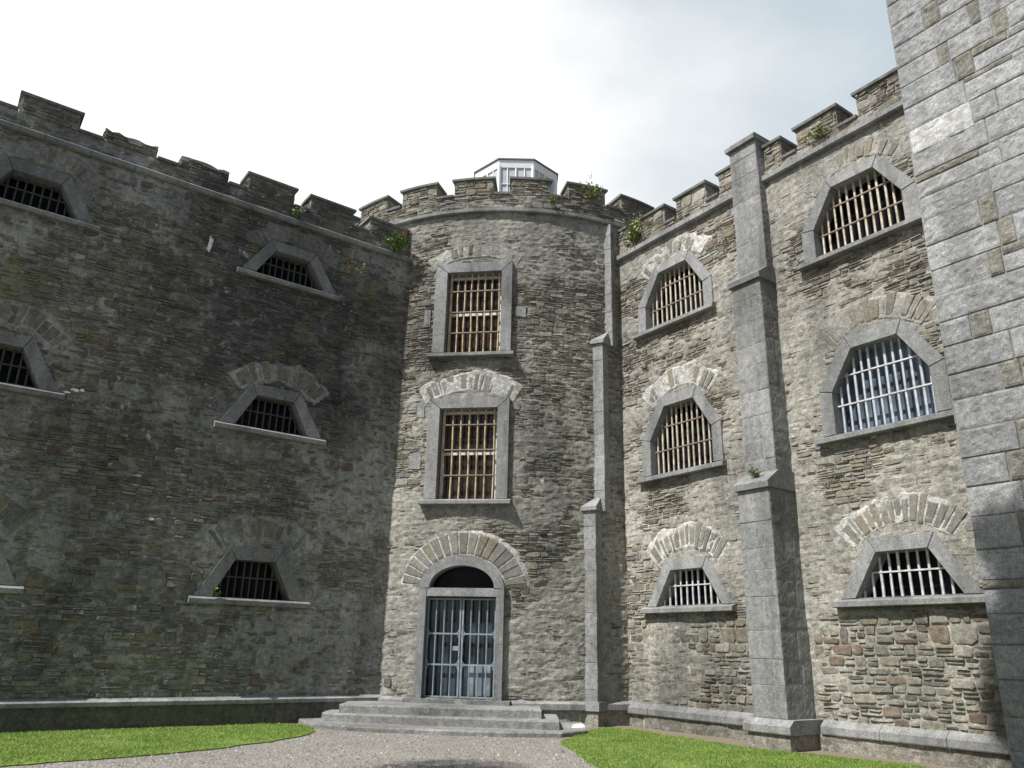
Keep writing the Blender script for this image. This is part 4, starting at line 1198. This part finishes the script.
TREES = True
if TREES:
    tree((3.4, -2.0, 0), 15, [(1.35, 7.55, 12.9, .9, .5, 6000), (.3, 6.2, 13.0, 1.1, .7, 6500), (1.6, 7.1, 13.0, 1.1, .6, 6500), (1.5, 5.7, 13.3, 1.3, .8, 7000), (2.5, 6.3, 13.0, 1.0, .7, 5500), (.6, 4.2, 13.4, 1.5, 1.0, 4500), (2.6, 4.6, 13.8, 1.6, 1.0, 4500),
                             (3.8, 2.0, 13.4, 2.1, 1.4, 4500), (1.8, 1.5, 14.2, 1.9, 1.3, 4500), (3.2, -1.5, 15, 2.3, 1.6, 4500)], 1,
         'tall broadleaf tree standing just behind the viewpoint')
    tree((-11.0, 1.0, 0), 13, [(-7.7, 7.1, 12.2, 1.2, .5, 1500), (-9.0, 5.4, 12.4, 1.4, .9, 3500), (-10.5, 3.2, 12.0, 2.0, 1.5, 5000), (-11.5, 1.0, 12.8, 2.2, 1.6, 5000)], 2,
         'slender broadleaf tree standing left of the viewpoint')

# ================================================================== LIGHT, SKY, CAMERA
SUN_AZ, SUN_EL = R_(-127.5), R_(54)
sd = Vector((math.sin(SUN_AZ) * math.cos(SUN_EL), math.cos(SUN_AZ) * math.cos(SUN_EL), math.sin(SUN_EL)))
sl = bpy.data.lights.new('sun', 'SUN'); sl.energy = 5.0; sl.angle = R_(.9); sl.color = (1, .965, .91)
so = bpy.data.objects.new('sun', sl); COL.objects.link(so); so.rotation_euler = sd.to_track_quat('Z', 'Y').to_euler(); so.location = (0, 0, 40)

w = bpy.data.worlds.new('World'); SC.world = w; w.use_nodes = True
t = w.node_tree; bg = t.nodes['Background']
sky = t.nodes.new('ShaderNodeTexSky'); sky.sky_type = 'NISHITA'; sky.sun_disc = False; sky.sun_elevation = SUN_EL; sky.sun_rotation = SUN_AZ % (2 * PI)
tc = t.nodes.new('ShaderNodeTexCoord')
sep = t.nodes.new('ShaderNodeSeparateXYZ'); t.links.new(tc.outputs['Generated'], sep.inputs[0])
mp = t.nodes.new('ShaderNodeMapping'); mp.inputs['Scale'].default_value = (1, 1, 1.8); t.links.new(tc.outputs['Generated'], mp.inputs[0])
nz = t.nodes.new('ShaderNodeTexNoise'); nz.inputs['Scale'].default_value = 1.9; nz.inputs['Detail'].default_value = 6; nz.inputs['Roughness'].default_value = .5
t.links.new(mp.outputs[0], nz.inputs['Vector'])


def wm(op, a, b):
    nd = t.nodes.new('ShaderNodeMath'); nd.operation = op
    for i, v in enumerate((a, b)):
        if isinstance(v, bpy.types.NodeSocket): t.links.new(v, nd.inputs[i])
        else: nd.inputs[i].default_value = v
    return nd.outputs[0]


# bright thin cloud, thickest to the left, thinning to a pale blue grey on the right
dirx = wm('MULTIPLY', sep.outputs['X'], -.92)
f = wm('ADD', wm('MULTIPLY', wm('SUBTRACT', nz.outputs['Fac'], .5), 1.15), wm('ADD', dirx, .70))
cr = t.nodes.new('ShaderNodeValToRGB'); t.links.new(f, cr.inputs[0])
els = [(.14, (.36, .435, .50)), (.36, (.50, .565, .61)), (.54, (.70, .73, .745)), (.70, (.92, .92, .91))]
while len(cr.color_ramp.elements) < len(els): cr.color_ramp.elements.new(.5)
for e_, (p, c_) in zip(cr.color_ramp.elements, els): e_.position = p; e_.color = (*c_, 1)
mx = t.nodes.new('ShaderNodeMix'); mx.data_type = 'RGBA'; 
# cloud thinned behind the viewer on purpose, to lower the fill on the walls
bk = wm('ADD', wm('MULTIPLY', sep.outputs['X'], .10), wm('MULTIPLY', sep.outputs['Y'], -.99))
mr_ = t.nodes.new('ShaderNodeMapRange'); t.links.new(bk, mr_.inputs[0]); mr_.inputs[1].default_value = -.30; mr_.inputs[2].default_value = .20; mr_.inputs[3].default_value = .9; mr_.inputs[4].default_value = .18
t.links.new(mr_.outputs[0], mx.inputs[0])
vm = t.nodes.new('ShaderNodeVectorMath'); vm.operation = 'SCALE'; vm.inputs['Scale'].default_value = 16.0; t.links.new(cr.outputs[0], vm.inputs[0])
t.links.new(sky.outputs[0], mx.inputs[6]); t.links.new(vm.outputs[0], mx.inputs[7])
t.links.new(mx.outputs[2], bg.inputs['Color']); bg.inputs['Strength'].default_value = .06

cam = bpy.data.cameras.new('camera'); co = bpy.data.objects.new('camera', cam); COL.objects.link(co); SC.camera = co
F_, pitch, roll = 788.0, math.atan(265.5 / 788), R_(1.28)
cam.sensor_width = 36; cam.lens = 36 * F_ / 1024; cam.clip_start = .05; cam.clip_end = 1500
fw = Vector((0, math.cos(pitch), math.sin(pitch))); r0 = Vector((1, 0, 0)); u0 = r0.cross(fw)
rv = math.cos(roll) * r0 + math.sin(roll) * u0; uv_ = -math.sin(roll) * r0 + math.cos(roll) * u0
from mathutils import Matrix
co.matrix_world = Matrix(((rv.x, uv_.x, -fw.x, 0), (rv.y, uv_.y, -fw.y, 0), (rv.z, uv_.z, -fw.z, 1.65), (0, 0, 0, 1)))

vs = SC.view_settings; vs.view_transform = 'Standard'; vs.look = 'None'; vs.exposure = .46; vs.gamma = 1; vs.use_curve_mapping = False
SC.render.film_transparent = False
SC.cycles.max_bounces = 6; SC.cycles.diffuse_bounces = 3
SC.cycles.use_denoising = True
